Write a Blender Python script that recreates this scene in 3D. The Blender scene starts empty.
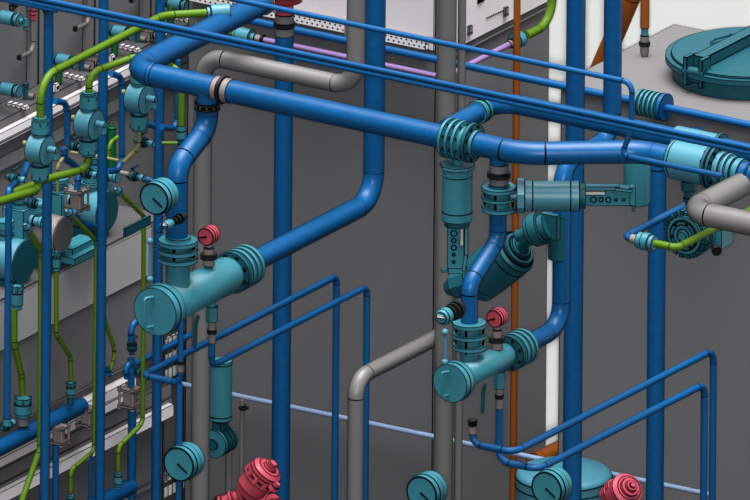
import bpy, math
from mathutils import Vector, Matrix

# ------------------------------------------------------------------ view
K = 250.0                                  # picture pixels per metre
AZ, EL, ROLL = math.radians(31.75), math.radians(18.9), 0.0085
ca, sa, ce, se = math.cos(AZ), math.sin(AZ), math.cos(EL), math.sin(EL)
FWD = Vector((-sa*ce, ca*ce, -se))
_r, _u = Vector((ca, sa, 0)), Vector((-sa*se, ca*se, ce))
RT = _r*math.cos(ROLL) + _u*math.sin(ROLL)
UP = _u*math.cos(ROLL) - _r*math.sin(ROLL)
OX, OY = 434.0, 250.0                      # where the world origin falls

scene = bpy.context.scene
col = scene.collection
scene.view_settings.view_transform = 'Standard'
scene.view_settings.look = 'None'
scene.view_settings.exposure = 0.0
scene.view_settings.gamma = 1.0
scene.view_settings.use_curve_mapping = False

cam = bpy.data.cameras.new('camera')
cam.type = 'ORTHO'; cam.ortho_scale = 750/K
cam.clip_start = 0.1; cam.clip_end = 60
camo = bpy.data.objects.new('camera', cam); col.objects.link(camo)
cpos = RT*((375-OX)/K) - FWD*9.0
m3 = Matrix((RT, UP, -FWD)).transposed()
camo.matrix_world = Matrix.Translation(cpos) @ m3.to_4x4()
scene.camera = camo

# sky: bright overhead, dim at the horizon
w = bpy.data.worlds.new('sky'); scene.world = w; w.use_nodes = True
nt = w.node_tree; nt.nodes.clear()
out = nt.nodes.new('ShaderNodeOutputWorld'); bg = nt.nodes.new('ShaderNodeBackground')
tc = nt.nodes.new('ShaderNodeTexCoord'); sx = nt.nodes.new('ShaderNodeSeparateXYZ')
mx = nt.nodes.new('ShaderNodeMath'); mx.operation = 'MAXIMUM'; mx.inputs[1].default_value = 0
pw = nt.nodes.new('ShaderNodeMath'); pw.operation = 'POWER'; pw.inputs[1].default_value = 13.0
ma = nt.nodes.new('ShaderNodeMath'); ma.operation = 'MULTIPLY_ADD'
ma.inputs[1].default_value = 26.0; ma.inputs[2].default_value = 0.07
nt.links.new(tc.outputs['Generated'], sx.inputs[0]); nt.links.new(sx.outputs['Z'], mx.inputs[0])
nt.links.new(mx.outputs[0], pw.inputs[0]); nt.links.new(pw.outputs[0], ma.inputs[0])
nt.links.new(ma.outputs[0], bg.inputs['Strength']); nt.links.new(bg.outputs[0], out.inputs['Surface'])
bg.inputs['Color'].default_value = (1, 1, 1, 1)

sun = bpy.data.lights.new('sun', 'SUN'); sun.energy = 1.25; sun.angle = math.radians(1.0)
suno = bpy.data.objects.new('sun', sun); col.objects.link(suno)
suno.rotation_mode = 'QUATERNION'
suno.rotation_quaternion = FWD.to_track_quat('-Z', 'Y')
suno.location = (2, -4, 3)

# ------------------------------------------------------------------ materials
def lin(c):
    c /= 255.0
    return c/12.92 if c <= .04045 else ((c+.055)/1.055)**2.4
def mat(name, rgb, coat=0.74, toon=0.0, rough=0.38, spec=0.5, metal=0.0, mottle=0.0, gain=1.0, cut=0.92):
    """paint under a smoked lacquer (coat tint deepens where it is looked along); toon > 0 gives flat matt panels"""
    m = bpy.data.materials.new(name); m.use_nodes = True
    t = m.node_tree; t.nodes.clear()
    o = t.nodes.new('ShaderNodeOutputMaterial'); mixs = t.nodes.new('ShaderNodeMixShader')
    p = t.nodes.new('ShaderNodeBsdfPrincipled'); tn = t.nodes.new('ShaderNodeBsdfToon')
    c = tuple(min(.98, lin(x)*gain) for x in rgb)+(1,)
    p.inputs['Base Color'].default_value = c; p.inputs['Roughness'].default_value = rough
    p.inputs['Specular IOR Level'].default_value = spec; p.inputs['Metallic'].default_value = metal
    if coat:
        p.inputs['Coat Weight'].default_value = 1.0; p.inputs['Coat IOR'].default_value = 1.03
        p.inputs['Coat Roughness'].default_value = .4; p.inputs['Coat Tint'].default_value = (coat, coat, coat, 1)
    tn.component = 'DIFFUSE'; tn.inputs['Size'].default_value = cut; tn.inputs['Smooth'].default_value = 0.05
    tn.inputs['Color'].default_value = c
    if mottle:
        nz = t.nodes.new('ShaderNodeTexNoise'); nz.inputs['Scale'].default_value = 38; nz.inputs['Detail'].default_value = 3
        co = t.nodes.new('ShaderNodeTexCoord'); rp = t.nodes.new('ShaderNodeValToRGB')
        rp.color_ramp.elements[0].position = .3; rp.color_ramp.elements[1].position = .7
        rp.color_ramp.elements[0].color = tuple(x*(1-mottle) for x in c[:3])+(1,)
        rp.color_ramp.elements[1].color = tuple(min(1, x*(1+mottle)) for x in c[:3])+(1,)
        t.links.new(co.outputs['Object'], nz.inputs['Vector']); t.links.new(nz.outputs['Fac'], rp.inputs['Fac'])
        t.links.new(rp.outputs['Color'], p.inputs['Base Color'])
    if toon:
        mixs.inputs[0].default_value = toon
        t.links.new(p.outputs[0], mixs.inputs[1]); t.links.new(tn.outputs[0], mixs.inputs[2])
        t.links.new(mixs.outputs[0], o.inputs['Surface'])
    else:
        t.nodes.remove(mixs); t.nodes.remove(tn); t.links.new(p.outputs[0], o.inputs['Surface'])
    return m
BLACK = mat('seam_black', (9, 10, 12), 0, .0, .9, .0)
G = 1.05
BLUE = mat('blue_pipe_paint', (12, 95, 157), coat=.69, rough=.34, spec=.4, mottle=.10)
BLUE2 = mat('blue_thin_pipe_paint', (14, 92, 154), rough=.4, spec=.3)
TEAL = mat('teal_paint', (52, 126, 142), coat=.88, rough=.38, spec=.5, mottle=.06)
PALE = mat('pale_toplit_teal_paint', (74, 140, 160), coat=.80, rough=.38, spec=.5)  # paler teal; on drums and the lying actuator it holds painted top light
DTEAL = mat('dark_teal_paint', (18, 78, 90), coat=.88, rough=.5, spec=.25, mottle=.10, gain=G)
GREEN = mat('green_hose', (92, 130, 20), rough=.45, spec=.3, gain=G)
DGREEN = mat('deep_green_paint', (14, 98, 56), rough=.45, spec=.3, gain=G)
KHAKI = mat('khaki_hose', (140, 140, 90), rough=.5, spec=.3, gain=G)
GREY = mat('grey_pipe_steel', (134, 132, 131), coat=.70, rough=.33, spec=.6, gain=G)
GREYD = mat('dull_grey_pipe', (120, 118, 118), rough=.5, spec=.3, gain=G)
PINKG = mat('pinkish_grey_metal', (150, 136, 136), rough=.4, spec=.4, gain=G)
WALLG = mat('dark_grey_panel', (95, 94, 96), 0, .95, .8, .0)
WALLG2 = mat('mid_grey_panel', (98, 96, 98), 0, .85, .8, .0)
LIGHTP = mat('light_grey_panel', (196, 190, 193), 0, .8, .8, .0)
TOPG = mat('light_grey_top', (112, 110, 111), 0, .7, .8, .0)
MIDP = mat('mid_light_panel', (150, 149, 150), 0, .8, .8, .0)
WHITEP = mat('white_panel', (214, 208, 210), 0, .8, .8, .0)
BACKDROPW = mat('backdrop_white', (250, 252, 249), 0, .9, .9, .0, cut=.43)  # narrow toon lobe brightens the added backdrop towards full white
FLOORM = mat('floor_concrete', (58, 58, 58), 0, .3, .9, .0)
RED = mat('red_paint', (186, 70, 88), coat=.88, rough=.42, spec=.35, mottle=.06, gain=G)
DRED = mat('dark_red_paint', (120, 40, 44), rough=.45, spec=.3, gain=G)
ORANGE = mat('orange_pipe_paint', (158, 84, 24), rough=.42, spec=.35, gain=G)
VIOLET = mat('violet_pipe_paint', (168, 132, 194), rough=.42, spec=.3, gain=G)
LBLUE = mat('pale_blue_pipe_paint', (146, 168, 204), rough=.42, spec=.3, gain=G)
RUBBER = mat('black_rubber', (16, 16, 18), 0, .0, .5, .3)

# ------------------------------------------------------------------ picture point -> place
XD, YD, ZD = Vector((1, 0, 0)), Vector((0, 1, 0)), Vector((0, 0, 1))
def at(px, py, X=None, Y=None, Z=None):
    a, b = (px-OX)/K, (OY-py)/K
    k, v = (0, X) if X is not None else (1, Y) if Y is not None else (2, Z)
    i, j = [q for q in range(3) if q != k]
    a -= RT[k]*v; b -= UP[k]*v
    d = RT[i]*UP[j]-RT[j]*UP[i]
    P = [0, 0, 0]; P[k] = v
    P[i] = (a*UP[j]-RT[j]*b)/d; P[j] = (RT[i]*b-a*UP[i])/d
    return Vector(P)
def ppx(P): return OX+K*P.dot(RT)
def ppy(P): return OY-K*P.dot(UP)
def go(P, ax, t):
    """from P along world axis ax until picture column t (x, y) or row t (z)"""
    P = P.copy(); i = 'xyz'.index(ax)
    if ax == 'z': P[2] += ((OY-t)/K-P.dot(UP))/UP[2]
    else: P[i] += ((t-OX)/K-P.dot(RT))/RT[i]
    return P
def route(P, *steps):
    pts = [P]
    for ax, t in steps: pts.append(go(pts[-1], ax, t))
    return pts
def q(n): return n/K                       # picture pixels -> metres

# ------------------------------------------------------------------ mesh builder
LW = 0.0027
class MB:
    def __init__(s): s.v, s.f, s.m, s.sm = [], [], [], []
    def _basis(s, axis):
        a = axis.normalized()
        h = ZD if abs(a.z) < .9 else XD
        e1 = a.cross(h).normalized(); e2 = a.cross(e1).normalized()
        return a, e1, e2
    def lathe(s, prof, o, axis, seg=28, lines=True, lw=LW, m=0, phase=0.0):
        a, e1, e2 = s._basis(axis)
        P = [(r, h, False) for r, h in prof]
        pts, blk = [], []                  # blk[i]: black face between pts[i], pts[i+1]
        n = len(prof)
        for i, (r, h) in enumerate(prof):
            p = Vector((r, h))
            if 0 < i < n-1 and lines:
                d0 = Vector(prof[i-1])-p; d1 = Vector(prof[i+1])-p
                if d0.length > 1e-6 and d1.length > 1e-6 and d0.angle(d1) < math.radians(152) and r > lw*1.5:
                    w0 = min(lw, d0.length*.45); w1 = min(lw, d1.length*.45)
                    pts.append(p+d0.normalized()*w0); blk.append(True)
                    pts.append(p); blk.append(True)
                    pts.append(p+d1.normalized()*w1); blk.append(False)
                    continue
            pts.append(p); blk.append(False)
        rings = []
        for p in pts:
            if p[0] < 1e-6:
                rings.append([len(s.v)]); s.v.append(o+a*p[1])
            else:
                rg = []
                for k in range(seg):
                    t = 2*math.pi*k/seg+phase
                    rg.append(len(s.v)); s.v.append(o+a*p[1]+(e1*math.cos(t)+e2*math.sin(t))*p[0])
                rings.append(rg)
        for i in range(len(rings)-1):
            A, B = rings[i], rings[i+1]; mm = 1 if blk[i] else m
            flat = abs(pts[i][0]-pts[i+1][0]) > abs(pts[i][1]-pts[i+1][1])*6
            for k in range(seg):
                k2 = (k+1) % seg
                if len(A) == 1 and len(B) == 1: continue
                if len(A) == 1: f = [A[0], B[k2], B[k]]
                elif len(B) == 1: f = [A[k], A[k2], B[0]]
                else: f = [A[k], A[k2], B[k2], B[k]]
                s.f.append(f[::-1]); s.m.append(mm); s.sm.append(seg > 8 and not flat)
        return s
    def steps(s, o, axis, st, seg=28, lines=True, m=0, lw=LW, phase=0.0):
        """stepped cylinder: list of (radius, length) in picture pixels, or (r0, r1, length) cone"""
        prof = [(0, 0)]; h = 0
        for t in st:
            r0, r1, L = (t[0], t[0], t[1]) if len(t) == 2 else t
            prof.append((q(r0), h)); h += q(L); prof.append((q(r1), h))
        prof.append((0, h))
        pr = [prof[0]]
        for p in prof[1:]:
            if (Vector(p)-Vector(pr[-1])).length > 1e-6: pr.append(p)
        return s.lathe(pr, o, axis, seg, lines, lw, m, phase)
    def tube(s, pts, r, bend=None, seg=18, seams=True, m=0, caps=True, lw=LW):
        """round pipe through pts (metres), radius r px, bend radius px"""
        r = q(r); bends = bend if isinstance(bend, (list, tuple)) else [bend]*len(pts)
        path = []                          # (point, black_after)
        n = len(pts)
        for i, p in enumerate(pts):
            if i in (0, n-1): path.append((p, False)); continue
            d0 = pts[i-1]-p; d1 = pts[i+1]-p
            R = q(bends[i-1]) if bends[i-1] else r*2.6
            L0, L1 = d0.length, d1.length; d0.normalize(); d1.normalize()
            th = d0.angle(d1)
            if th > math.radians(176): path.append((p, False)); continue
            T = R/math.tan(th/2)
            mx0 = L0*(.98 if i == 1 else .49); mx1 = L1*(.98 if i == n-2 else .49)
            T = min(T, mx0, mx1); RR = T*math.tan(th/2)
            bis = (d0+d1).normalized(); c = p+bis*(RR/math.sin(th/2))
            a0 = p+d0*T-c; a1 = p+d1*T-c; ang = a0.angle(a1); k = max(4, int(ang/math.radians(9)))
            if seams and T > lw*3: path.append((p+d0*(T+lw*1.6), True))
            ax = a0.cross(a1)
            for j in range(k+1):
                path.append((c+Matrix.Rotation(ang*j/k, 3, ax) @ a0, False))
            if seams and T > lw*3:
                path[-1] = (path[-1][0], True); path.append((p+d1*(T+lw*1.6), False))
        # parallel transport
        tang = []
        for i in range(len(path)):
            a = path[max(0, i-1)][0]; b = path[min(len(path)-1, i+1)][0]
            tang.append((b-a).normalized())
        a, e1, e2 = s._basis(tang[0])
        rings = []; prev = tang[0]
        for i, (p, _) in enumerate(path):
            if i:
                qd = prev.rotation_difference(tang[i]); e1 = qd @ e1; prev = tang[i]
            e1 = (e1-tang[i]*e1.dot(tang[i])).normalized(); e2 = tang[i].cross(e1)
            rg = []
            for k in range(seg):
                t = 2*math.pi*k/seg
                rg.append(len(s.v)); s.v.append(p+(e1*math.cos(t)+e2*math.sin(t))*r)
            rings.append(rg)
        for i in range(len(rings)-1):
            for k in range(seg):
                k2 = (k+1) % seg
                s.f.append([rings[i][k], rings[i][k2], rings[i+1][k2], rings[i+1][k]])
                s.m.append(1 if path[i][1] else m); s.sm.append(True)
        if caps:
            for rg, rev in ((rings[0], True), (rings[-1], False)):
                cp = [len(s.v)+i for i in range(len(rg))]; s.v.extend([s.v[i].copy() for i in rg])
                s.f.append(cp[::-1] if rev else cp); s.m.append(m); s.sm.append(False)
        return s
    def box(s, c, size, axes=(XD, YD, ZD), m=0, lw=LW, taper=1.0):
        """box about c; edges carry a narrow black line"""
        A = [x.normalized() for x in axes]; h = [x/2 for x in size]
        for k in range(3):
            for sg in (-1, 1):
                i, j = (k+1) % 3, (k+2) % 3
                wi, wj = min(lw, h[i]*.45), min(lw, h[j]*.45)
                us = [-h[i], -h[i]+wi, h[i]-wi, h[i]]; vs = [-h[j], -h[j]+wj, h[j]-wj, h[j]]
                base = len(s.v)
                for u_ in us:
                    for v_ in vs: s.v.append(c+A[k]*(h[k]*sg)+A[i]*u_+A[j]*v_)
                for x in range(3):
                    for y in range(3):
                        f = [base+x*4+y, base+(x+1)*4+y, base+(x+1)*4+y+1, base+x*4+y+1]
                        s.f.append(f if sg > 0 else f[::-1]); s.m.append(m if (x == 1 and y == 1) or lw == 0 else 1); s.sm.append(False)
        return s
    def span(s, lo, hi, m=0, lw=LW):
        lo, hi = Vector(lo), Vector(hi)
        return s.box((lo+hi)/2, tuple(hi-lo), m=m, lw=lw)
    def torus(s, o, axis, R, r, seg=28, ms=8, m=0):
        a, e1, e2 = s._basis(axis); R, r = q(R), q(r); rings = []
        for k in range(seg):
            t = 2*math.pi*k/seg; d = e1*math.cos(t)+e2*math.sin(t); rg = []
            for j in range(ms):
                u_ = 2*math.pi*j/ms; rg.append(len(s.v)); s.v.append(o+d*(R+r*math.cos(u_))+a*(r*math.sin(u_)))
            rings.append(rg)
        for k in range(seg):
            A, B = rings[k], rings[(k+1) % seg]
            for j in range(ms):
                j2 = (j+1) % ms; s.f.append([A[j], B[j], B[j2], A[j2]]); s.m.append(m); s.sm.append(True)
        return s
    def build(s, name, mats, parent=None):
        if not isinstance(mats, (list, tuple)): mats = [mats, BLACK]
        xs = [v.x for v in s.v]; ys = [v.y for v in s.v]; zs = [v.z for v in s.v]
        org = Vector(((min(xs)+max(xs))/2, (min(ys)+max(ys))/2, min(zs)))
        me = bpy.data.meshes.new(name)
        me.from_pydata([tuple(v-org) for v in s.v], [], s.f)
        for mm in mats: me.materials.append(mm)
        me.polygons.foreach_set('material_index', s.m); me.polygons.foreach_set('use_smooth', s.sm)
        me.update()
        o = bpy.data.objects.new(name, me); col.objects.link(o)
        if parent is not None:
            o.parent = parent
            wl = Vector(parent.get('_w', (0, 0, 0))); o.location = org-wl
        else: o.location = org
        o['_w'] = tuple(org)
        return o
def tag(o, label=None, cat=None, group=None, kind=None):
    if label: o['label'] = label
    if cat: o['category'] = cat
    if group: o['group'] = group
    if kind: o['kind'] = kind
    return o
def thing(name, label, cat, loc, group=None):
    o = bpy.data.objects.new(name, None); col.objects.link(o)
    o.empty_display_size = .02; o.location = loc; o['_w'] = tuple(loc)
    return tag(o, label, cat, group)
def solo(mb, name, mats, label, cat, group=None):
    return tag(mb.build(name, mats), label, cat, group)
def pipe(name, label, pts, r, mats=BLUE, bend=None, cat='pipe', group=None, seams=True):
    return solo(MB().tube(pts, r, bend, seams=seams), name, mats, label, cat, group)
def ring_part(parent, name, o, axis, st, mats, label=None, seg=28):
    c = MB().steps(o, axis, st, seg).build(name, mats, parent)
    if label: c['label'] = label
    return c
# ------------------------------------------------------------------ setting
ZF = -1.75
tag(MB().span((-6, -6, ZF-.05), (8, 1.6, ZF), lw=0).build('floor', FLOORM), kind='structure')
tag(MB().span((-6, 1.5, ZF), (8, 1.6, 3.2), lw=0).build('white_backdrop', BACKDROPW), kind='structure')  # added backdrop, stands in for the empty white background
# ------------------------------------------------------------------ large structure: cabinets and skid
AX0, AD, AT = -1.165, 0.86, 1.42
A = thing('equipment_cabinet', 'tall dark grey cabinet with light upper panels behind the long blue header', 'cabinet', (-.58, .43, ZF))
MB().span((AX0, 0, ZF), (0, AD, AT), lw=.004).build('enclosure', WALLG, A)
zl = at(435, 52, X=0.0).z
zl = at(434, 51, Y=0.0).z
MB().span((AX0+.02, -.006, zl), (-.004, 0, AT-.02), lw=.004).build('front_upper_panel', LIGHTP, A)['label'] = 'light grey upper front panel'
zr = at(466.5, 43, X=0.0).z
sp_ = MB().span((0, .03, zr), (.006, AD-.02, AT-.02), lw=.004).build('side_upper_panel', LIGHTP, A); sp_['label'] = 'light grey upper side panel'
MB().span((0, .01, zr-.03), (.008, AD, zr-.012), lw=.003).build('side_rail', WALLG2, A)
tray = MB()
tray.span((AX0+.02, -.03, zl+.006), (-.03, -.006, zl+.05), lw=.003)
for row in (0, 1):
    for i in range(46):
        x = AX0+.045+i*.024+(row*.012)
        tray.span((x, -.0305, zl+.016+row*.016), (x+.009, -.0298, zl+.023+row*.016), m=1, lw=0)
tray.span((-.41, -.034, zl+.002), (-.38, -.03, zl+.054), m=2, lw=0)
tray.build('perforated_tray', [WHITEP, BLACK, WALLG2], A)['label'] = 'white perforated cable tray'
for px_, py_ in ((470, 29), (506, 10.5)):
    c = at(px_, py_, X=.012)
    h = MB(); h.box(c, (.012, .022, .030)); h.box(c+ZD*-.02, (.010, .03, .008)); h.build('hinge', WALLG2, sp_)
c0 = at(487, 18, X=.007); c1 = at(505, 10, X=.007)
v = MB()
for i in range(9): v.box(c0.lerp(c1, i/8), (.003, .010, .006), m=1, lw=0)
v.box(at(481, 0, X=.008), (.004, .05, .02), m=1, lw=0)
v.build('vent_slot', [BLACK, BLACK], sp_)

BX0 = at(561, 83, Y=0.0).x; BT = at(561, 83, Y=0.0).z
B = thing('tank_housing', 'grey box housing with a light top carrying a round teal hatch', 'tank housing', (BX0+.7, .43, ZF))
MB().span((BX0, 0, ZF), (BX0+1.7, AD, BT-.012), lw=.004).build('enclosure', WALLG, B)
MB().span((BX0-.004, -.004, BT-.012), (BX0+1.704, AD+.004, BT), lw=.003).build('top_plate', TOPG, B)['label'] = 'light grey top plate'
lip = MB()
lip.span((BX0, -.010, BT-.022), (BX0+1.7, -.002, BT-.012), lw=.003)
for i in range(70): lip.span((BX0+.01+i*.024, -.0108, BT-.0195), (BX0+.022+i*.024, -.0098, BT-.015), m=2, lw=0)
lip.build('edge_lip', [WALLG2, BLACK, WHITEP], B)['label'] = 'speckled edge lip'

# hatch on the housing
H = thing('tank_hatch', 'large round dark teal hatch lid with a clamp bar on the grey housing', 'hatch', tuple(at(747, 76, Z=BT)))
ho = at(748, 76, Z=BT)
MB().steps(ho, ZD, [(76, 17)], seg=64).build('hatch_ring', DTEAL, H)
lid_o = ho+ZD*q(17)
lid = MB().steps(lid_o, ZD, [(83, 6), (77, 2.5)], seg=64).build('hatch_lid', DTEAL, H)
lt = lid_o.z+q(8.5)
b0 = at(696, 60, Z=lt); 
bar = MB(); bl = .66
b0 = at(699, 62, Z=lt+q(6))
bar.box(b0+YD*(bl/2), (q(15), bl, q(12)), lw=.005)
bar.build('clamp_bar', DTEAL, H)
br = MB()
for sx_ in (-9, 9): br.box(b0+Vector((q(sx_), -q(4), -q(8))), (q(5), q(16), q(30)), lw=.004)
br.box(b0+Vector((0, -q(5), -q(16))), (q(14), q(8), q(7)), lw=.004)
br.steps(b0+Vector((-q(13), -q(8), -q(8))), XD, [(4.5, 26)])
br.build('hinge_bracket', DTEAL, H)
hl = at(711, 44, Z=lt); hr = at(733, 37.5, Z=lt)
MB().tube([hl, hl+ZD*q(4), hr+ZD*q(4), hr], 1.6, 4).build('lift_handle', DTEAL, lid)

# ---- left skid: plinth, back tier, cabinets of the upper deck
PX = -.95
zp = at(0, 300, X=PX).z; zpb = at(0, 351, X=PX).z
PY1 = -.50
sk = thing('equipment_skid', 'long dark grey skid with light panel and beams running along the left', 'skid', (PX-.2, -1.5, ZF))
MB().span((-1.33, -3.2, ZF), (PX, PY1, zp), lw=.003).build('plinth', WALLG, sk)
for i, (y0, y1) in enumerate(((-3.2, -.62),)):
    MB().span((PX, y0, zpb), (PX+.006, y1, zp-.012), lw=.003).build('front_panel', MIDP, sk)['label'] = 'light grey panel below the pumps'
def strip(name, ya, yb, m, x=PX, th=.02, y0=-3.2, y1=PY1, lw=.0025, lab=None):
    za = at(0, ya, X=x+th).z; zb = at(0, yb, X=x+th).z
    o = MB().span((x, y0, zb), (x+th, y1, za), lw=lw).build(name, m, sk)
    if lab: o['label'] = lab
strip('beam_flange', 447, 457, WHITEP, th=.05, y1=-.80, lab='white upper beam flange')
strip('beam_flange', 459, 468, WHITEP, th=.05, y1=-.80, lab='white lower beam flange')
strip('beam_web', 470, 484, WALLG2, th=.03)
strip('beam_rail', 485, 492, WALLG2, th=.035)
strip('base_flange', 493, 505, WHITEP, th=.06, y1=-.53, lab='light base flange')
strip('seam_rail', 430, 433.5, WALLG2, th=.012)
strip('seam_rail', 560, 566, WALLG2, th=.012)
# tier behind the pumps, carrying the upper deck
TX = -1.35
zd = at(0, 121, X=TX).z
dk = thing('upper_deck', 'dark grey upper deck behind the pumps with a light ledge along its edge', 'deck', (TX-.3, -1, ZF))
MB().span((-2.0, -3.6, ZF), (TX, 1.3, zd), lw=.003).build('deck_body', WALLG, dk)
def dstrip(name, ya, yb, m, th, lab=None, y1=1.3):
    za = at(0, ya, X=TX+th).z; zb = at(0, yb, X=TX+th).z
    o = MB().span((TX, -3.6, zb), (TX+th, y1, za), lw=.0025).build(name, m, dk)
    if lab: o['label'] = lab
dstrip('ledge', 134, 142, WHITEP, .03, 'light ledge strip')
dstrip('ledge_lip', 143.5, 146, WHITEP, .022, 'thin light lip')
dstrip('rail', 158, 172, WALLG2, .012)
# white slats stand in for white seen through a gap at the deck end
GAPFILL = mat('gap_fill_white', (255, 255, 255), 0, .95, .8, .0, cut=.70)
for lab, y0, rows in (('white slats standing in for an open gap below the left strainer', 345, 3), ('white slats standing in for an open gap behind the bottom left teal gauge', 462, 3)):
    gr = MB()
    for i in range(5):
        for j in range(rows):
            gr.box(at(164.5+i*4.4, y0-i*2.2+j*15, X=TX+.006), (.01, .026, .048), lw=.003)
    solo(gr, 'white_gap_fill', GAPFILL, lab, 'gap fill')
# cabinets standing on the deck
CXB = -1.46
for i in range(9):
    y1 = at(38.5+56*(i-3), 40, X=CXB).y
    if i == 8: continue
    y0 = y1-56/131.5
    lab = ['dark grey deck cabinet far down the row', 'dark grey deck cabinet beyond the left frame edge', 'dark grey deck cabinet at the left frame edge',
           'dark grey deck cabinet beside the leftmost blue post', 'dark grey deck cabinet between the first and second blue posts',
           'dark grey deck cabinet between the second and third blue posts', 'dark grey deck cabinet behind the header corner', 'dark grey deck cabinet beside the tall cabinet'][i]
    if i < 2: continue
    if y1 > 1.45: y1 = 1.45
    c = thing('deck_cabinet', lab, 'cabinet', (CXB-.2, (y0+y1)/2, zd), 'cabinets on the upper deck')
    MB().span((CXB-.35, y0+.004, zd), (CXB, y1-.004, 1.9), lw=.003).build('body', WALLG, c)
    ys = y1-.095
    MB().span((CXB, ys, zd+.0), (CXB+.004, y1-.012, 1.88), lw=.003).build('door_stile', WALLG2, c)
# ------------------------------------------------------------------ big pipes
HY = -1.60                                  # plane of the long header
def hdr(px): return at(px, 95.5+.2135*(px-250), Y=HY)
c1 = hdr(130.6)
P0 = go(c1, 'y', 263)
c2 = hdr(523)
c3 = at(641, 151.5, Y=-1.32)
c4 = go(c3, 'x', 672)
hp = pipe('header_pipe', 'long thick blue header crossing the middle and turning at its left corner', [P0, c1, c2, c3, c4], 12, bend=[27, 66, 46])
d = MB().steps(P0-YD*.005, YD, [(13.5, 3)]).build('end_flange', PINKG, hp)
for nm, a0, a1 in (('pipe_sleeve', 215.5, 221), ('pipe_sleeve', 225, 231.5)):
    p, p2 = hdr(a0), hdr(a1)
    MB().steps(p, XD, [(12.7, (p2-p).length*K)]).build(nm, PINKG, hp)['label'] = 'pinkish grey sleeve on the blue header'
p = hdr(221.5); MB().steps(p, XD, [(14.2, 4)]).build('clamp_ring', RUBBER, hp)['label'] = 'black clamp ring'
p = hdr(150.5); MB().steps(p, XD, [(12.4, 5.5)]).build('weld_collar', BLUE, hp)

# second header, behind the first
H2Y = -1.02
k2 = at(500, 101, Y=H2Y)
k0 = go(k2, 'y', 447)
h2 = pipe('branch_pipe', 'blue branch pipe that leaves behind the header flange and runs right behind the twin lines', [k0, k2, go(k2, 'x', 676)], 10, bend=24)
p = k2.lerp(k0, .36)
MB().steps(p-YD*q(8), YD, [(12.3, 3.5), (10.8, 5), (12.3, 3.5)]).build('ring_joint', TEAL, h2)
p = go(k2, 'x', 676)
MB().steps(p, XD, [(12.6, 50)]).build('valve_sleeve', PALE, h2)['label'] = 'pale teal sleeve'
p = p+XD*q(50)
MB().steps(p, XD, [(14, 4)]).build('end_ring', DTEAL, h2)
MB().tube([p+XD*q(4), go(p, 'x', 765)], 10).build('tail_pipe', BLUE, h2)

# uprights
def upright(name, label, px, r, Y, top=None, bot=None, ref=250, mats=BLUE, cat='pipe', group=None, X=None):
    """vertical pipe through picture column px at row ref"""
    p = at(px, ref, X=X) if X is not None else at(px, ref, Y=Y)
    a = p.copy(); a.z = ZF if bot is None else go(p, 'z', bot).z
    b = p.copy(); b.z = at(px, -45, Y=p.y).z if top is None else go(p, 'z', top).z
    return pipe(name, label, [a, b], r, mats, cat=cat, group=group), p, a, b
u, p, a, b = upright('riser_pipe', 'blue upright pipe left of the middle carrying the red flange at its top', 282.5, 9.3, -.22, top=35)
ring_part(u, 'pipe_sleeve', b, ZD, [(9.8, 9)], GREYD, 'grey sleeve'); b = b+ZD*q(9.5)
ring_part(u, 'clamp_ring', b, ZD, [(11.2, 4)], RUBBER, 'black clamp ring'); b = b+ZD*q(4)
ring_part(u, 'pipe_sleeve', b, ZD, [(9.8, 9)], GREYD, 'grey sleeve'); b = b+ZD*q(9)
t = thing('flanged_valve', 'red flanged valve on top of the blue upright left of the middle', 'valve', tuple(b))
MB().steps(b, ZD, [(9.2, 14)]).build('neck', RED, t)
MB().steps(b+ZD*q(14), ZD, [(18, 6), (15, 5)]).build('flange', DRED, t)
MB().steps(b+ZD*q(25), ZD, [(11, 30)]).build('body', RED, t)

upright('riser_pipe', 'tall blue upright pipe just right of the white gap', 574, 9.6, -.64)
p = at(656.8, 250, Y=-.30); a = p.copy(); a.z = ZF; b = go(p, 'z', 155); c = b.copy(); c.y = 0
pipe('riser_pipe', 'blue upright pipe on the right that runs from behind the header to the floor', [a, b, c], 9.0, bend=14)
for px, lab, tp in ((46.7, 'leftmost thick blue post, its top reaching up to the twin lines', 12), (101.6, 'second thick blue post from the left frame edge', None), (158, 'third thick blue post, running behind the header corner', None)):
    u, p, a, b = upright('support_post', lab, px, 4.9, None, X=-.75, top=tp, cat='post', group=None)
    if tp: ring_part(u, 'post_cap', b, ZD, [(6.2, 2.5)], BLUE)

# grey vent pipes
gv = at(356, 10, Y=-.80)
tp = gv.copy(); tp.z += .25
# the run: down, left along the cabinet, down again to the floor
z1 = go(gv, 'z', 87)
pts = [tp, z1, go(z1, 'x', 203.5)]
e = pts[-1].copy(); e.z = ZF; pts.append(e)
pipe('vent_pipe', 'grey vent pipe stepping left behind the blue header and down to the floor', pts, 9.3, GREY, bend=24)
upright('vent_pipe', 'grey upright vent pipe standing on the cabinet corner', 445, 9.8, -.20, mats=GREYD)
u, *_ = upright('cable_conduit', 'narrow grey conduit beside the grey upright on the cabinet corner', 460, 4.2, -.15, mats=GREYD, cat='conduit')
k = at(440, 335.5, Y=-.125)
lo = go(k, 'y', 356); e = lo.copy(); e.z = ZF
pipe('vent_pipe', 'grey bent pipe rising from below and joining the grey upright near the middle', [e, lo, k], 8.3, GREY, bend=20)
g = at(690, 211, Y=-1.75)
pipe('vent_pipe', 'thick light grey pipe with a sharp elbow at the right edge', [go(g, 'y', 775), g, go(g, 'x', 775)], 12.3, GREY, bend=22)

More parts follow.
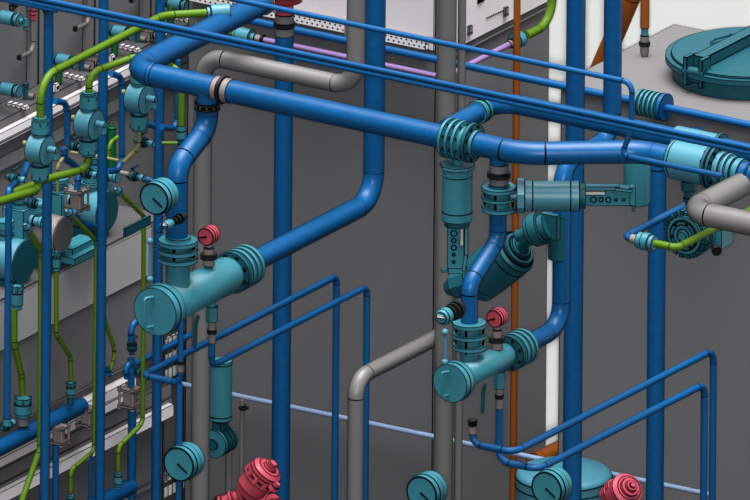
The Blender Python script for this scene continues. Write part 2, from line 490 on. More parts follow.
# orange
upright('drain_pipe', 'thin orange upright pipe in front of the cabinet side', 515, 3.6, None, X=.11, mats=ORANGE)
o1 = at(633, -8, Y=1.08); o0 = at(592, 88, Y=1.08)
p = at(634, -40, Y=1.08)
op = pipe('drain_pipe', 'orange pipe slanting down behind the grey housing at the top right', [p, o1, o0], 10, ORANGE, bend=30)
MB().steps(o1+ZD*q(2), ZD, [(10.6, 7)]).build('pipe_sleeve', GREYD, op)
t0 = at(644.5, 56, Z=BT)
pr = thing('level_probe', 'orange and grey probe standing upright on the housing top', 'probe', tuple(t0))
MB().steps(t0, ZD, [(3.2, 4.6, 4), (4.6, 8)]).build('tip', GREY, pr)
MB().steps(t0+ZD*q(11), ZD, [(5.8, 4)]).build('clamp_ring', RUBBER, pr)
MB().steps(t0+ZD*q(15), ZD, [(4.4, 7)]).build('sleeve', GREY, pr)
MB().steps(t0+ZD*q(22), ZD, [(3.6, 8)]).build('teal_collar', TEAL, pr)
MB().steps(t0+ZD*q(30), ZD, [(4.6, 40)]).build('rod', ORANGE, pr)
a = at(536, 461, Y=.25)
b = go(a, 'y', 575)
op = pipe('drain_pipe', 'short orange pipe end lying in the gap at the bottom', [a, b], 8.6, ORANGE)
MB().steps(a-YD*q(4), YD, [(9.4, 9)]).build('end_collar', ORANGE, op)

# wall-mounted thin lines along the cabinets
WY = -.06
m0 = at(247, 19.8, Y=WY)
pipe('water_line', 'medium blue line along the top of the dark cabinets', [m0, go(m0, 'x', 770)], 3.9, BLUE2)
m1 = at(150, 377.3, Y=-.05)
pipe('air_line', 'thin pale blue line running low across the cabinet fronts', [go(m1, 'x', 180), go(m1, 'x', 716)], 2.7, LBLUE)
v0 = at(258, 38.3, Y=-.07); v1 = go(v0, 'x', 444.5); v2 = go(v1, 'y', 510)
vp = pipe('gas_line', 'thin violet line wrapping round the cabinet corner', [v0, v1, v2], 2.9, VIOLET, bend=8)
pv = go(v1, 'y', 508)
# fittings at the two ends of the violet line
def union(name, label, o, axis, st, mats=None, cat='fitting', group=None, ring=None):
    t = thing(name, label, cat, tuple(o), group); h = Vector(o)
    for nm, s_, mt in st:
        MB().steps(h, axis, s_).build(nm, mt, t)
        h = h+axis.normalized()*q(sum(x[-1] for x in s_))
    return t
union('pipe_union', 'teal and grey union joining the violet line to the green hose at the corner side', go(v1, 'y', 508), YD,
      [('sleeve', [(4, 5)], PINKG), ('clamp_ring', [(5.2, 4)], RUBBER), ('neck', [(4, 4)], TEAL), ('nut', [(8.5, 10)], TEAL), ('spigot', [(5.5, 5)], TEAL)], None)
ge = go(v1, 'y', 526); 
gq = go(go(v1, 'y', 545), 'z', 22)
gz = go(ge, 'y', 552)
top = gz+ZD*.22
pipe('green_hose', 'green hose curving up and out past the cabinet side', [ge, gz+ZD*0, top], 4.6, GREEN, bend=26, cat='hose')
union('pipe_union', 'pale teal union joining the violet line to the green hose behind the header', go(v0, 'x', 234.5), XD,
      [('spigot', [(6, 4)], PALE), ('nut', [(8, 16)], PALE), ('neck', [(4.5, 5)], PALE), ('sleeve', [(4, 7)], PINKG), ('clamp_ring', [(4.8, 3)], RUBBER)], None)
e = go(v0, 'x', 236)
pipe('green_hose', 'light green hose entering the union behind the header from the left', [go(v0, 'x', 196)-ZD*.0, e], 3.6, GREEN, cat='hose')

# thin lines in front of everything
TY = -1.76
for lab, ya in (('upper line of the pair of thin blue lines crossing the whole picture', 11.4), ('lower line of the pair of thin blue lines crossing the whole picture', 16.8)):
    p = at(100, ya, Y=TY)
    pipe('twin_line', lab, [go(p, 'x', -25), go(p, 'x', 775)], 2.75, BLUE2, group='pair of thin blue lines')
p = at(0, -1.5, Y=TY-.0); 
pipe('twin_line', 'third thin blue line at the top left ending on the leftmost post', [go(p, 'x', -25), go(p, 'x', 57)], 2.75, BLUE2)
a = at(240, 0.5, Y=-1.72)
b = go(a, 'x', 632); c = go(b, 'z', 130)
d = at(621.5, 155, Y=-1.74); e = go(d, 'x', 722)
pipe('water_line', 'thin blue line across the top that turns down at the right', [go(a, 'x', 180), b, c, d, e], 2.9, BLUE2, bend=[10, 4, 6])
# ------------------------------------------------------------------ strainers, S-pipes, gauges
SY = -1.83                                 # plane of the strainer inlets
def strainer(which, cap_px, cap_py, noz_px, k, body_r, cap_r, L_disc, out_r, disc_r, neck_r):
    o = at(cap_px, cap_py, Y=SY-.17)       # centre of the round end cover
    # keep inlet above the body axis
    ax0 = go(o, 'y', cap_px+4)
    t = thing('strainer', f'teal strainer with round handled cover {which}', 'strainer', tuple(o))
    cov = MB().steps(o, YD, [(cap_r, 9*k), (cap_r*1.03, 7*k), (cap_r*.98, 4*k)], 40).build('end_cover', TEAL, t)
    h = MB(); f = o-YD*q(4)
    hx = XD*(-q(cap_r*.12)); hz_ = q(cap_r*.62)
    f0 = o+hx+XD*q(cap_r*.05)
    h.tube([f0+ZD*hz_, f0+ZD*hz_-YD*q(9*k)-XD*q(5*k), f0-ZD*hz_-YD*q(9*k)-XD*q(5*k), f0-ZD*hz_], 1.7*k, 3*k, seams=False)
    h.build('cover_handle', TEAL, cov)
    b0 = o+YD*q(20*k); L = (go(o, 'y', L_disc[0])-b0).length
    bl = MB(); Rb = q(body_r)
    bl.lathe([(0, 0), (Rb, 0), (Rb, L-q(9*k)), (Rb*.93, L-q(4*k)), (Rb*.72, L), (0, L)], b0, YD, 40, lines=False)
    bl.build('body', TEAL, t)
    # outlet flanges
    n = 4; a = go(o, 'y', L_disc[0]); e = go(o, 'y', L_disc[1]); sp = (e-a)/n
    for i in range(n):
        fp = MB().steps(a+sp*i, YD, [(disc_r, sp.length*K*.62)], 40).build('outlet_flange', DTEAL if i == 0 else TEAL, t)
        if i == 0:
            for j in range(8):
                th = 2*math.pi*(j+.5)/8
                c = a+(XD*math.cos(th)+ZD*math.sin(th))*q(disc_r*.82)-YD*q(2*k)
                MB().steps(c, YD, [(2.1*k, 3*k)], 10).build('bolt', BLACK, fp)
    MB().steps(a, YD, [(out_r*1.15, (e-a).length*K)], 28).build('outlet_neck', TEAL, t)
    return t, o, e
def disc_stack(t, name, c_px, pys, r, th, axis, Y, core_r, mats=TEAL):
    """flange plates on a vertical pipe; pys = picture rows of the plates' centres, upper first"""
    for py in pys:
        c = at(c_px, py, Y=Y)
        MB().steps(c-axis*q(th/2), axis, [(r, th)], 40).build(name, mats, t)
    a = at(c_px, pys[-1], Y=Y); b = at(c_px, pys[0], Y=Y)
    return a, b

def s_set(which, k, T_px, T_py, low_px, top_row, mid_row, ring_row, disc_rows, disc_r, pr, neck_r, foot_row, name_side):
    """S-shaped drop from the header, its flanges and inlet neck"""
    top = at(T_px, T_py, Y=HY)
    a = go(top, 'z', top_row); b = at(low_px, mid_row, X=top.x)
    e = go(b, 'z', disc_rows[0])
    p = pipe('drop_pipe', f'blue S-bent drop pipe from the header into the strainer {name_side}', [top, a, b, e], pr, bend=22*k)
    return p, top, e

# left set
t1, o1_, e1 = strainer('at left, below the taller S-bent pipe', 155, 312, 178, 1.0, 19, 25, (231, 249), 11, 21.5, 11.7)
pN = at(178, 295, Y=(o1_+YD*.17).y)
dp, top, e = s_set('left', 1.0, 207.5, 88, 177.3, 128, 166, 106, (237,), 20, 11, 11.7, 285, 'at left')
SX1 = e.x; SYl = e.y
f = thing('flange_set', 'stack of round teal flanges under the left S-bent blue pipe', 'flange', tuple(at(178, 262, Y=SYl)), 'flanges over the strainer inlets')
for py in (241.5, 250, 258.5):
    c = at(178, py, Y=SYl); MB().steps(c-ZD*q(2.3), ZD, [(20, 4.6)], 40).build('flange_plate', TEAL, f)
MB().steps(at(178, 261, Y=SYl), ZD, [(13, 26)], 28).build('neck_core', TEAL, f)
for j in range(4):
    th = 2*math.pi*j/4+.3; c = at(178, 262, Y=SYl)+(XD*math.cos(th)+YD*math.sin(th))*q(16)
    MB().steps(c, ZD, [(1.6, 22)], 8).build('bolt', BLACK, f)
MB().steps(at(178, 296, Y=SYl), ZD, [(11.7, 36)], 28).build('inlet_neck', TEAL, t1)
rg = ring_part(dp, 'clamp_ring', at(207.3, 109, Y=HY), ZD, [(13.2, 3.5), (12, 1.5), (13.2, 3)], RUBBER, 'black clamp ring under the header')
for j in range(12):
    th = 2*math.pi*j/12; dv = XD*math.cos(th)+YD*math.sin(th)
    MB().steps(at(207.3, 104.8, Y=HY)+dv*q(12), dv, [(1.1, 2.2)], 8).build('bolt', PINKG, rg)
# outlet and riser to the right
a = go(e1, 'y', 246); c = go(a, 'y', 373.5); dd = c.copy(); dd.z += 1.6
pipe('riser_pipe', 'thick blue pipe leaving the left strainer and turning straight up right of the vent pipe', [a, c, dd], 10.8, bend=30)

# right set
t2, o2_, e2 = strainer('right of centre, in front of the grey upright', 450, 383.5, 470, .8, 12.5, 20, (508, 525), 9, 18.5, 9)
dp2, top2, e = s_set('right', .8, 498.5, 148, 469.7, 240, 284, 0, (322,), 17, 8.6, 9, 355, 'at right of centre')
SYr = e.y
f = thing('flange_set', 'stack of round teal flanges under the right S-bent blue pipe', 'flange', tuple(at(470, 350, Y=SYr)), 'flanges over the strainer inlets')
for py in (324, 335, 346):
    c = at(469.5, py, Y=SYr); MB().steps(c-ZD*q(2.2), ZD, [(17.3, 4.4)], 40).build('flange_plate', TEAL, f)
MB().steps(at(469.5, 349, Y=SYr), ZD, [(11, 28)], 28).build('neck_core', TEAL, f)
for j in range(4):
    th = 2*math.pi*j/4+.3; c = at(469.5, 350, Y=SYr)+(XD*math.cos(th)+YD*math.sin(th))*q(14)
    MB().steps(c, ZD, [(1.4, 28)], 8).build('bolt', BLACK, f)
MB().steps(at(469, 372, Y=SYr), ZD, [(9, 24)], 28).build('inlet_neck', TEAL, t2)
for nm, py0, L, r, mt, lb in (('pipe_sleeve', 184, 7.5, 9.7, GREYD, 'grey sleeve'), ('clamp_ring', 177, 4.5, 12, RUBBER, 'black clamp ring'), ('pipe_sleeve', 172, 9, 9.7, GREYD, 'grey sleeve')):
    ring_part(dp2, nm, at(499, py0, Y=top2.y), ZD, [(r, L)], mt, lb)
# outlet, up, back, up again
a = go(e2, 'y', 522); c = go(a, 'y', 561); d_ = go(c, 'z', 163); e_ = go(d_, 'y', 612); g_ = e_.copy(); g_.z = at(612, -45, Y=e_.y).z
pipe('riser_pipe', 'blue pipe leaving the right strainer and rising beside the white gap', [a, c, d_, e_, g_], 9.3, bend=26)
RY2 = c.y
# teal valve body on that riser
v = thing('riser_valve', 'dark teal valve body on the blue riser beside the white gap', 'valve', tuple(at(559, 258, Y=RY2)))
MB().steps(at(559.3, 258, Y=RY2), ZD, [(11.5, 14), (11.5, 32)], 32).build('body', DTEAL, v)
m = MB(); m.box(at(550, 226, Y=RY2-.06), (q(20), q(8), q(26))); m.build('bonnet_block', DTEAL, v)
bc = at(541, 228, Y=RY2-.08)
ax = Vector((-.75, -.2, -.35)).normalized()
MB().steps(bc-ax*q(8), ax, [(13, 7), (17, 6), (17, 4), (14, 5), (6, 14)], 32).build('side_dome', DTEAL, v)

# red gauges
def gauge(name, label, fx, fy, Y, r, depth, mats, needle=(-.2, -.55), stem=None, group=None, mid=None, nlen=1.0):
    o = at(fx, fy, Y=Y)
    t = thing(name, label, 'gauge', tuple(o), group)
    cs = MB().steps(o, YD, [(r, depth*.30), (r*1.04, depth*.32), (r, depth*.38)], 36).build('case', mats, t)
    n = MB(); a = o-YD*.002; dv = Vector((needle[0], 0, needle[1])).normalized()
    n.box(a+dv*q(r*.38*nlen), (q(1.3), q(1.2), q(r*.8*nlen)), axes=(dv.cross(YD), YD, dv), m=1, lw=0)
    n.steps(a-YD*q(.6), YD, [(1.3, 1.2)], 10, m=1)
    n.build('needle', [mats, BLACK], cs)['label'] = 'black needle'
    rim = MB(); rim.torus(o, YD, r*.93, .55, 36, 6, m=0); rim.build('dial_ring', BLACK, cs)
    return t, o
g1, o = gauge('pressure_gauge', 'small red pressure gauge above the left strainer', 205.5, 237, at(208, 237, X=o1_.x).y-.03, 9.3, 13, RED, (-.9, -.25))
pc = o+YD*q(6.5)
base = at(210, 268, Y=pc.y)
px_ = ppx(pc)
z0 = pc-ZD*q(9.5)
st = MB(); st.steps(z0-ZD*q(22), ZD, [(6, 7)], 20).build('stem_base', PINKG, g1)['label'] = 'pinkish grey stem base'
MB().steps(z0-ZD*q(15), ZD, [(8.6, 4.5)], 20).build('clamp_ring', RUBBER, g1)
MB().steps(z0-ZD*q(10.5), ZD, [(5.3, 7), (3, 4.5)], 20).build('stem', PINKG, g1)
g2, o = gauge('pressure_gauge', 'small red pressure gauge above the right strainer in front of the orange pipe', 494, 319, at(497, 319, X=o2_.x).y-.03, 9.3, 12, RED, (-.9, -.35))
pc = o+YD*q(6); z0 = pc-ZD*q(9.5)
MB().steps(z0-ZD*q(24), ZD, [(6, 8)], 20).build('stem_base', PINKG, g2)
MB().steps(z0-ZD*q(16), ZD, [(8.6, 4.5)], 20).build('clamp_ring', RUBBER, g2)
MB().steps(z0-ZD*q(11.5), ZD, [(4.8, 8), (3, 4.5)], 20).build('stem', PINKG, g2)
# teal gauges
big = 'large teal gauges'
gA, oA = gauge('dial_gauge', 'large teal dial gauge beside the left S-bent pipe, above the flanges', 154, 199, -1.98, 16.8, 21, TEAL, (.75, -.5), nlen=.9)
gB, oB = gauge('dial_gauge', 'large teal dial gauge at the bottom left in front of the grey vent pipe', 178.5, 464.5, -1.98, 18, 21, TEAL, (.75, -.5), nlen=.9)
gC, oC = gauge('dial_gauge', 'large teal dial gauge cut by the bottom edge in front of the grey corner upright', 421.5, 493.5, -1.7, 18, 21, TEAL, (.75, -.5), nlen=.9)
gD, oD = gauge('dial_gauge', 'large teal dial gauge in front of the domed teal tank', 546.5, 489, -1.7, 18, 21, TEAL, (.75, -.5), nlen=.9)

for t_, o in ((gC, oC), (gD, oD)):
    p = o+YD*q(12)-ZD*q(17); e = p.copy(); e.z = ZF
    MB().tube([p, e], 3).build('stand_pipe', TEAL, t_)
# drains under the strainers
def drain(which, px, hex_row, levels, Y, s=1.0):
    t = thing('drain_fitting', f'hexagonal teal drain nut with grey sleeve under the {which} strainer', 'fitting', tuple(at(px, levels[-1], Y=Y)))
    MB().steps(at(px, hex_row[1], Y=Y), ZD, [(6.4*s, (hex_row[1]-hex_row[0])/.946)], 6, phase=.3).build('hex_nut', TEAL, t)
    MB().steps(at(px, hex_row[0]+1, Y=Y), ZD, [(4.2*s, 9)], 16).build('neck', TEAL, t)
    MB().steps(at(px, levels[0], Y=Y), ZD, [(4*s, (levels[0]-hex_row[1])/.946)], 16).build('sleeve', GREY, t)
    MB().steps(at(px, levels[0]+3, Y=Y), ZD, [(5*s, 3.5)], 16).build('clamp_ring', RUBBER, t)
    MB().steps(at(px, levels[1], Y=Y), ZD, [(4*s, (levels[1]-levels[0]-3)/.946)], 16).build('sleeve', GREY, t)
    return t
DYl = at(211.8, 310, X=o1_.x).y
drain('left', 211.8, (306, 321), (330, 343), DYl)
a = at(211.8, 343, Y=DYl); b = go(a, 'z', 366); c = go(b, 'y', 367); d_ = c.copy(); d_.z = ZF
pipe('drain_line', 'thin blue line from the left strainer drain rising right and dropping to the floor', [a, b, c, d_], 3.4, BLUE2, bend=9)
DYr = at(499.3, 375, X=o2_.x).y
drain('right', 499.3, (371, 388), (395, 409), DYr, .95)
a = at(499.3, 409, Y=DYr); b = go(a, 'z', 461); c = go(b, 'x', 538); d_ = go(c, 'y', 704.5); e_ = d_.copy(); e_.z = ZF
pipe('drain_line', 'thin blue line from the right strainer drain running right, the lower of two', [a, b, c, d_, e_], 3.7, BLUE2, bend=12)
# sample lines
a = at(472.5, 434, Y=DYr-.10); b = go(a, 'z', 443.5); c = go(b, 'x', 514); d_ = go(c, 'y', 713.5); e_ = d_.copy(); e_.z = ZF
pl = pipe('drain_line', 'thin blue line starting at a black-capped stub and running right, the upper of two', [a, b, c, d_, e_], 3.6, BLUE2, bend=13)
ring_part(pl, 'sleeve', a, ZD, [(3.9, 9)], PINKG, 'grey sleeve')
ring_part(pl, 'black_cap', a+ZD*q(9), ZD, [(4.6, 2), (4.2, 2), (5.2, 2)], RUBBER, 'black cap')
LYl = -1.95
a = at(180.3, 372, Y=LYl); b = go(a, 'z', 383); c = go(b, 'x', 143); d_ = go(c, 'y', 336.5); e_ = d_.copy(); e_.z = ZF
pl = pipe('drain_line', 'thin blue line doubling back under the left strainer then rising right', [a, b, c, d_, e_], 3.5, BLUE2, bend=8)
ring_part(pl, 'sleeve', a, ZD, [(3.8, 9)], GREYD, 'grey sleeve')
ring_part(pl, 'black_cap', a+ZD*q(9), ZD, [(4.8, 3)], RUBBER, 'black ring')
u = a.copy(); u.z = at(180.3, 318, Y=LYl).z
pipe('drain_line', 'short blue upright between the left strainer and the doubled line', [a+ZD*q(12), u], 2.9, BLUE2)
lo = go(b, 'x', 179.8); lo2 = lo.copy(); lo2.z = ZF
pipe('drain_line', 'thin blue upright dropping behind the bottom left teal gauge', [lo, lo2], 3.1, BLUE2)
# lever handles hanging under the strainers
for lab, x, y0, y1, Y in (('left', 195.5, 316, 348, DYl-.05), ('right', 483, 384, 413, DYr-.05)):
    p0 = at(x+2.5, y0, Y=Y); p1 = at(x, (y0+y1)/2-8, Y=Y); p2 = at(x-.6, y1, Y=Y)
    m = MB(); m.tube([p0, p1, p2], 2.0, 8, seams=False)
    t = solo(m, 'drain_lever', DTEAL, f'dark teal lever handle hanging under the {lab} strainer', 'lever')
# ------------------------------------------------------------------ valves with actuators
def actuator(t, o, d, up, s=1.0, body=TEAL, plate=4):
    """pneumatic actuator from o along d; up gives the side that carries the lever bar"""
    d = d.normalized(); sd = d.cross(up).normalized(); up = sd.cross(d)
    MB().steps(o, d, [(5, 9)]).build('stem', TEAL, t)
    p = o+d*q(7)
    m = MB(); m.steps(p, d, [(18*s, plate)], 8, phase=math.pi/8); m.build('mounting_plate', PALE, t)
    p = p+d*q(plate)
    MB().steps(p, d, [(15.5*s, 8), (15.2*s, 38), (15.5*s, 9)], 36).build('cylinder', body, t)
    p = p+d*q(55)
    m = MB(); m.steps(p, d, [(13*s, 6)], 24); m.build('end_cap', DTEAL, t)
    h = MB()
    h.box(p+d*q(28)-up*q(1), (q(48), q(17), q(5)), axes=(d, up, sd))
    h.box(p+d*q(10)-up*q(1)-sd*q(6), (q(16), q(15), q(5)), axes=(d, up, sd))
    for i, rr in enumerate((3.0, 2.2, 2.6, 1.4, 1.4)):
        h.torus(p+d*q(14+i*7.5)-up*q(3)+sd*q(2.6), sd, rr, .7, 16, 6, m=1)
    h.build('bracket', TEAL, t)
    b = MB(); b.box(p+d*q(22)+up*q(9.5), (q(36), q(4), q(10)), axes=(d, up, sd))
    b.box(p+d*q(44)+up*q(8.2), (q(18), q(3.6), q(12)), axes=((d-up*.12), up+d*.12, sd)); b.build('lever_bar', PALE, t)
    e = MB(); e.box(p+d*q(53)+up*q(1), (q(6), q(19), q(10)), axes=(d, up, sd)); e.box(p+d*q(54)-up*q(12), (q(3), q(7), q(4)), axes=(d, up, sd)); e.build('end_block', TEAL, t)
    w_ = MB(); w_.box(p+d*q(13)+up*q(5)+sd*q(4), (q(26), q(4), q(4)), axes=(d, up, sd)); w_.build('indicator', WHITEP, t)['label'] = 'white position indicator'
# header valve, actuator hanging
vx = hdr(456.5)
t = thing('actuated_valve', 'teal flanged valve on the blue header with its actuator hanging below', 'valve', tuple(vx-ZD*.5))
for i, px in enumerate((447, 453.5, 460, 470)):
    c = hdr(px); fp = MB().steps(c, XD, [(20.3, 4.2 if i < 3 else 5)], 44).build('flange_plate', DTEAL if i == 3 else TEAL, t)
    for j in range(8):
        th = 2*math.pi*(j+.5)/8; cc = c+(YD*math.cos(th)+ZD*math.sin(th))*q(17)
        MB().steps(cc, XD, [(1.6, 6.2 if i == 3 else 5)], 8).build('bolt', BLACK, fp)
MB().steps(hdr(447), XD, [(15.0, 30)], 32).build('core', TEAL, t)
p = hdr(474); MB().steps(p, XD, [(13.6, 5)], 32).build('outlet_collar', PALE, t)['label'] = 'pale outlet collar'
actuator(t, at(457.5, 157, Y=HY), -ZD, Vector((ca, sa, 0)))
# valve on the right drop, actuator to the right
vo = at(499, 197, Y=top2.y)
t = thing('actuated_valve', 'teal valve on the right drop pipe with its actuator lying to the right', 'valve', tuple(vo-ZD*.08))
for py, th in ((188.5, 4.4), (197.5, 3.4), (208, 4.4)):
    c = at(498.8, py, Y=top2.y); MB().steps(c-ZD*q(th/2), ZD, [(17.6, th)], 40).build('flange_plate', TEAL, t)
MB().steps(at(498.8, 212, Y=top2.y), ZD, [(11, 28)], 28).build('core', TEAL, t)
for j in range(4):
    th = 2*math.pi*j/4+.3; c = at(498.8, 209, Y=top2.y)+(XD*math.cos(th)+YD*math.sin(th))*q(14.5)
    MB().steps(c, ZD, [(1.4, 22)], 8).build('bolt', BLACK, t)
ad = Vector((math.cos(math.radians(33)), math.sin(math.radians(33)), 0))
so = at(513.5, 196, Y=top2.y+.02)
actuator(t, so-ad*q(4), ad, ZD, body=PALE, plate=8)  # paler body colour stands in for the highlight along its top

# dark teal pump leaning behind the right drop pipe
pd = Vector((.75, 0, .66)).normalized()
pc = at(479, 279, Y=-.62)
t = thing('pump', 'dark teal pump lying tilted behind the right S-bent pipe', 'pump', tuple(at(480, 305, Y=-.62)))
MB().steps(pc-pd*q(10), pd, [(18, 23, 7), (24, 10), (24.5, 40), (24, 9), (24, 21, 4)], 40).build('casing', DTEAL, t)
eo = pc+pd*q(60)
MB().steps(eo, pd, [(18, 3), (12, 3), (8, 6)], 32).build('end_cover', DTEAL, t)
m = MB(); m.torus(eo+pd*q(3.2), pd, 14, .8, 36, 6); m.torus(eo+pd*q(.4), pd, 19.5, .8, 36, 6); m.build('seal_rings', BLACK, t)
m = MB(); m.tube([eo+pd*q(6), at(538, 231, Y=-.72)], 6, seams=False); m.build('shaft', DTEAL, t)
hc = at(455, 292, Y=-.70)
MB().steps(hc-Vector((.5, 0, -.15))*q(16), Vector((.9, 0, .45)), [(8, 13, 10), (14, 20)], 8).build('inlet_hood', DTEAL, t)
# teal pot under the header
o = at(637, 203, Y=-1.10)
t = thing('condensate_pot', 'plain teal upright cylinder under the right end of the header', 'vessel', tuple(o))
MB().steps(o, ZD, [(12.6, 13.6, 3), (13.6, 48)], 36).build('shell', TEAL, t)
MB().steps(o+ZD*q(51), ZD, [(8, 8)], 20).build('neck', TEAL, t)

# big drum on the header's right end
t = thing('inline_filter', 'fat pale teal drum on the right end of the blue header', 'filter', tuple(c4-ZD*.1))
p = c4-XD*q(2)
MB().steps(p, XD, [(15, 20, 4), (20, 3.5)], 40).build('end_flange', TEAL, t); p = p+XD*q(8)
MB().steps(p, XD, [(20.8, 40)], 44).build('drum', PALE, t); p = p+XD*q(40)
m = MB(); m.steps(p, XD, [(23, 4), (20, 1.5), (23, 4)], 44); fp = m.build('flange', DTEAL, t)
for j in range(12):
    th = 2*math.pi*j/12; MB().steps(p+(YD*math.cos(th)+ZD*math.sin(th))*q(20.5)-XD*q(1.5), XD, [(1.8, 13)], 8).build('bolt', BLACK, fp)
p = p+XD*q(9.5)
MB().steps(p, XD, [(17, 7), (14.5, 3), (17, 4)], 40).build('reducer', PALE, t); p = p+XD*q(14)
m = MB(); m.steps(p, XD, [(14.5, 5), (12.5, 2), (14, 7)], 40); m.build('coupling', TEAL, t); p = p+XD*q(14)
m = MB(); m.steps(p, XD, [(12, 8), (12.6, 2), (12, 14), (14, 4), (12, 30)], 36); m.build('tail_pipe', BLUE, t)
so = at(688, 186, Y=-1.32)
m = MB(); m.steps(at(688.5, 205, Y=-1.32), ZD, [(3.4, 5), (5.5, 3), (4.4, 8), (7.5, 10)], 20); m.build('drain_stem', DTEAL, t)

# flange stack on the wall line
t = thing('flange_set', 'dark teal striped flange stack on the wall line behind the thin downpipe', 'flange', tuple(at(650, 124, Y=WY)))
p = go(m0, 'x', 637)
MB().steps(p, XD, [(6, 34)], 24).build('core', DTEAL, t)
for i in range(5):
    MB().steps(p+XD*q(3+i*5.2), XD, [(13.6, 3.4)], 36).build('flange_plate', TEAL, t)
MB().steps(p+XD*q(29.5), XD, [(14.2, 5)], 36).build('end_plate', BLUE, t)['label'] = 'blue end plate'

# loop with green hose and round instrument at the right
IY = -1.50
a = at(624.5, 237, Y=IY); b = go(a, 'y', 689)
e = go(a, 'x', 637)
pipe('instrument_line', 'short blue line from the drum drain turning left in front of the right upright', [b, a, e], 3.7, BLUE2, bend=7)
union('pipe_union', 'teal union with grey sleeve joining blue line and green hose at right', go(a, 'x', 631), XD,
      [('sleeve', [(4.6, 9)], PINKG), ('nut', [(8.4, 6), (9, 8)], TEAL), ('cap', [(7.6, 5)], PALE)])
h0 = go(a, 'x', 654); h1 = go(a, 'x', 677); h2_ = go(h1, 'y', 760)
pipe('green_hose', 'green hose bending in front of the round dark instrument at right', [h0, h1, h2_], 4.0, GREEN, bend=7, cat='hose')
io = at(683, 236, Y=-1.19)
t = thing('flow_instrument', 'round toothed dark teal instrument behind the green hose at right', 'instrument', tuple(io-ZD*.1))
m = MB(); m.steps(io, YD, [(16, 1.5), (20, 3), (23, 6)], 44); m.build('front_cover', TEAL, t)
te = MB()
for j in range(18):
    th = 2*math.pi*j/18; dv = XD*math.cos(th)+ZD*math.sin(th)
    te.box(io+dv*q(22.8)+YD*q(8), (q(4), q(9), q(5)), axes=(dv, YD, dv.cross(YD)))
te.build('tooth_ring', DTEAL, t)
MB().steps(io+YD*q(10), YD, [(22, 8), (24, 5), (20, 16)], 40).build('housing', TEAL, t)
fr = MB()
for rr in (7, 11.5, 15): fr.torus(io, YD, rr, .7, 36, 6)
for j in range(6):
    th = 2*math.pi*j/6+.2; fr.steps(io+(XD*math.cos(th)+ZD*math.sin(th))*q(13)-YD*q(1), YD, [(1.7, 2)], 8)
fr.build('dial_rings', BLACK, t)
m = MB(); m.steps(io-YD*q(2.5), YD, [(5, 4)], 20); m.build('hub', TEAL, t)
m = MB(); m.box(at(718, 235, Y=-1.05), (q(22), q(22), q(20))); m.build('terminal_box', TEAL, t)
m = MB(); m.steps(at(715, 247, Y=-1.12), Vector((.6, -.6, -.2)), [(4, 5), (5, 4)], 16); m.build('knob', RUBBER, t)

# domed tank at the bottom
to = at(564, 476, Y=-.29)
prof = [(0, 0), (q(48.5), 0)]
hgt = to.z-ZF
bo = Vector((to.x, to.y, ZF)); R = q(48.5)
pr = [(0, 0), (R, 0), (R, hgt-q(12)), (R, hgt)]
for i in range(1, 9):
    a = math.pi/2*i/8; pr.append((R-q(9)+q(9)*math.cos(a), hgt+q(7)*math.sin(a)))
pr += [(R*.5, hgt+q(11)), (0, hgt+q(12.5))]
t = thing('domed_tank', 'pale teal domed tank top at the bottom behind the blue upright', 'tank', tuple(bo))
MB().lathe(pr, bo, ZD, 56, lines=False).build('shell', PALE, t)
m = MB(); m.torus(bo+ZD*(hgt), ZD, 48.6, .7, 56, 6); m.torus(bo+ZD*(hgt-q(9)), ZD, 48.6, .7, 56, 6); m.build('seam_rings', BLACK, t)

# red valves at the bottom
rd = Vector((.62, .12, .78)).normalized()
ro = at(250, 489, Y=-1.45)
t = thing('motor_valve', 'red tilted motor valve with capped end at the bottom, left of the middle', 'valve', tuple(at(250, 510, Y=-1.45)))
MB().steps(ro-rd*q(6), rd, [(12, 15, 8), (15.5, 14)], 32).build('body', RED, t)
m = MB(); m.steps(ro+rd*q(15), rd, [(17.5, 4), (15, 2), (17.5, 4)], 36)
for j in range(10):
    th = 2*math.pi*j/10; _, e1_, e2_ = m._basis(rd)
    m.steps(ro+rd*q(15)+(e1_*math.cos(th)+e2_*math.sin(th))*q(16.5), rd, [(2.6, 10)], 6)
m.build('bolted_flange', RED, t)
m = MB(); m.steps(ro+rd*q(25), rd, [(16.5, 4), (16.5, 12, 4), (7, 4), (4.5, 3)], 36); m.build('end_cap', RED, t)
sdv = Vector((-.85, .2, .5)).normalized()
m = MB(); m.steps(ro+rd*q(10)+sdv*q(12), rd, [(6, 10), (4, 4)], 8); m.build('side_port', RED, t)
m = MB(); m.steps(ro-rd*q(8)-XD*q(2), Vector((-.8, -.3, -.5)), [(8, 4), (6, 6), (9, 4), (7, 8), (9, 4)], 24); m.build('inlet_pipe', RED, t)
m = MB(); m.steps(ro-Vector((-.07, .02, .06)), Vector((.8, -.2, .35)), [(10, 14), (12, 4), (6, 8), (4.5, 3)], 24); m.build('side_branch', RED, t)
m = MB(); m.steps(at(272, 490, Y=-1.5), rd, [(5, 6), (3.5, 4)], 8); m.build('plug', RED, t)
e = ro-rd*q(8)-Vector((.8, .3, .5)).normalized()*q(24)-XD*q(2); e2 = e.copy(); e2.z = ZF
m = MB(); m.tube([e-ZD*q(2), e2], 6); m.build('stand_pipe', RED, t)
m = MB(); m.tube([ro-rd*q(8)-XD*q(18)-ZD*q(12), ro-rd*q(8)-XD*q(30)-ZD*q(6), ro-rd*q(8)-XD*q(38)-ZD*q(24)], 4, 8); m.build('black_elbow', RUBBER, t)
rd2 = Vector((.62, -.25, .55)).normalized()
ro = at(622, 494, Y=-1.45)
t = thing('motor_valve', 'red motor valve with ringed round end at the bottom beside the domed tank', 'valve', tuple(at(622, 515, Y=-1.45)))
MB().steps(ro-rd2*q(12), rd2, [(13, 16, 8), (16, 12)], 32).build('body', RED, t)
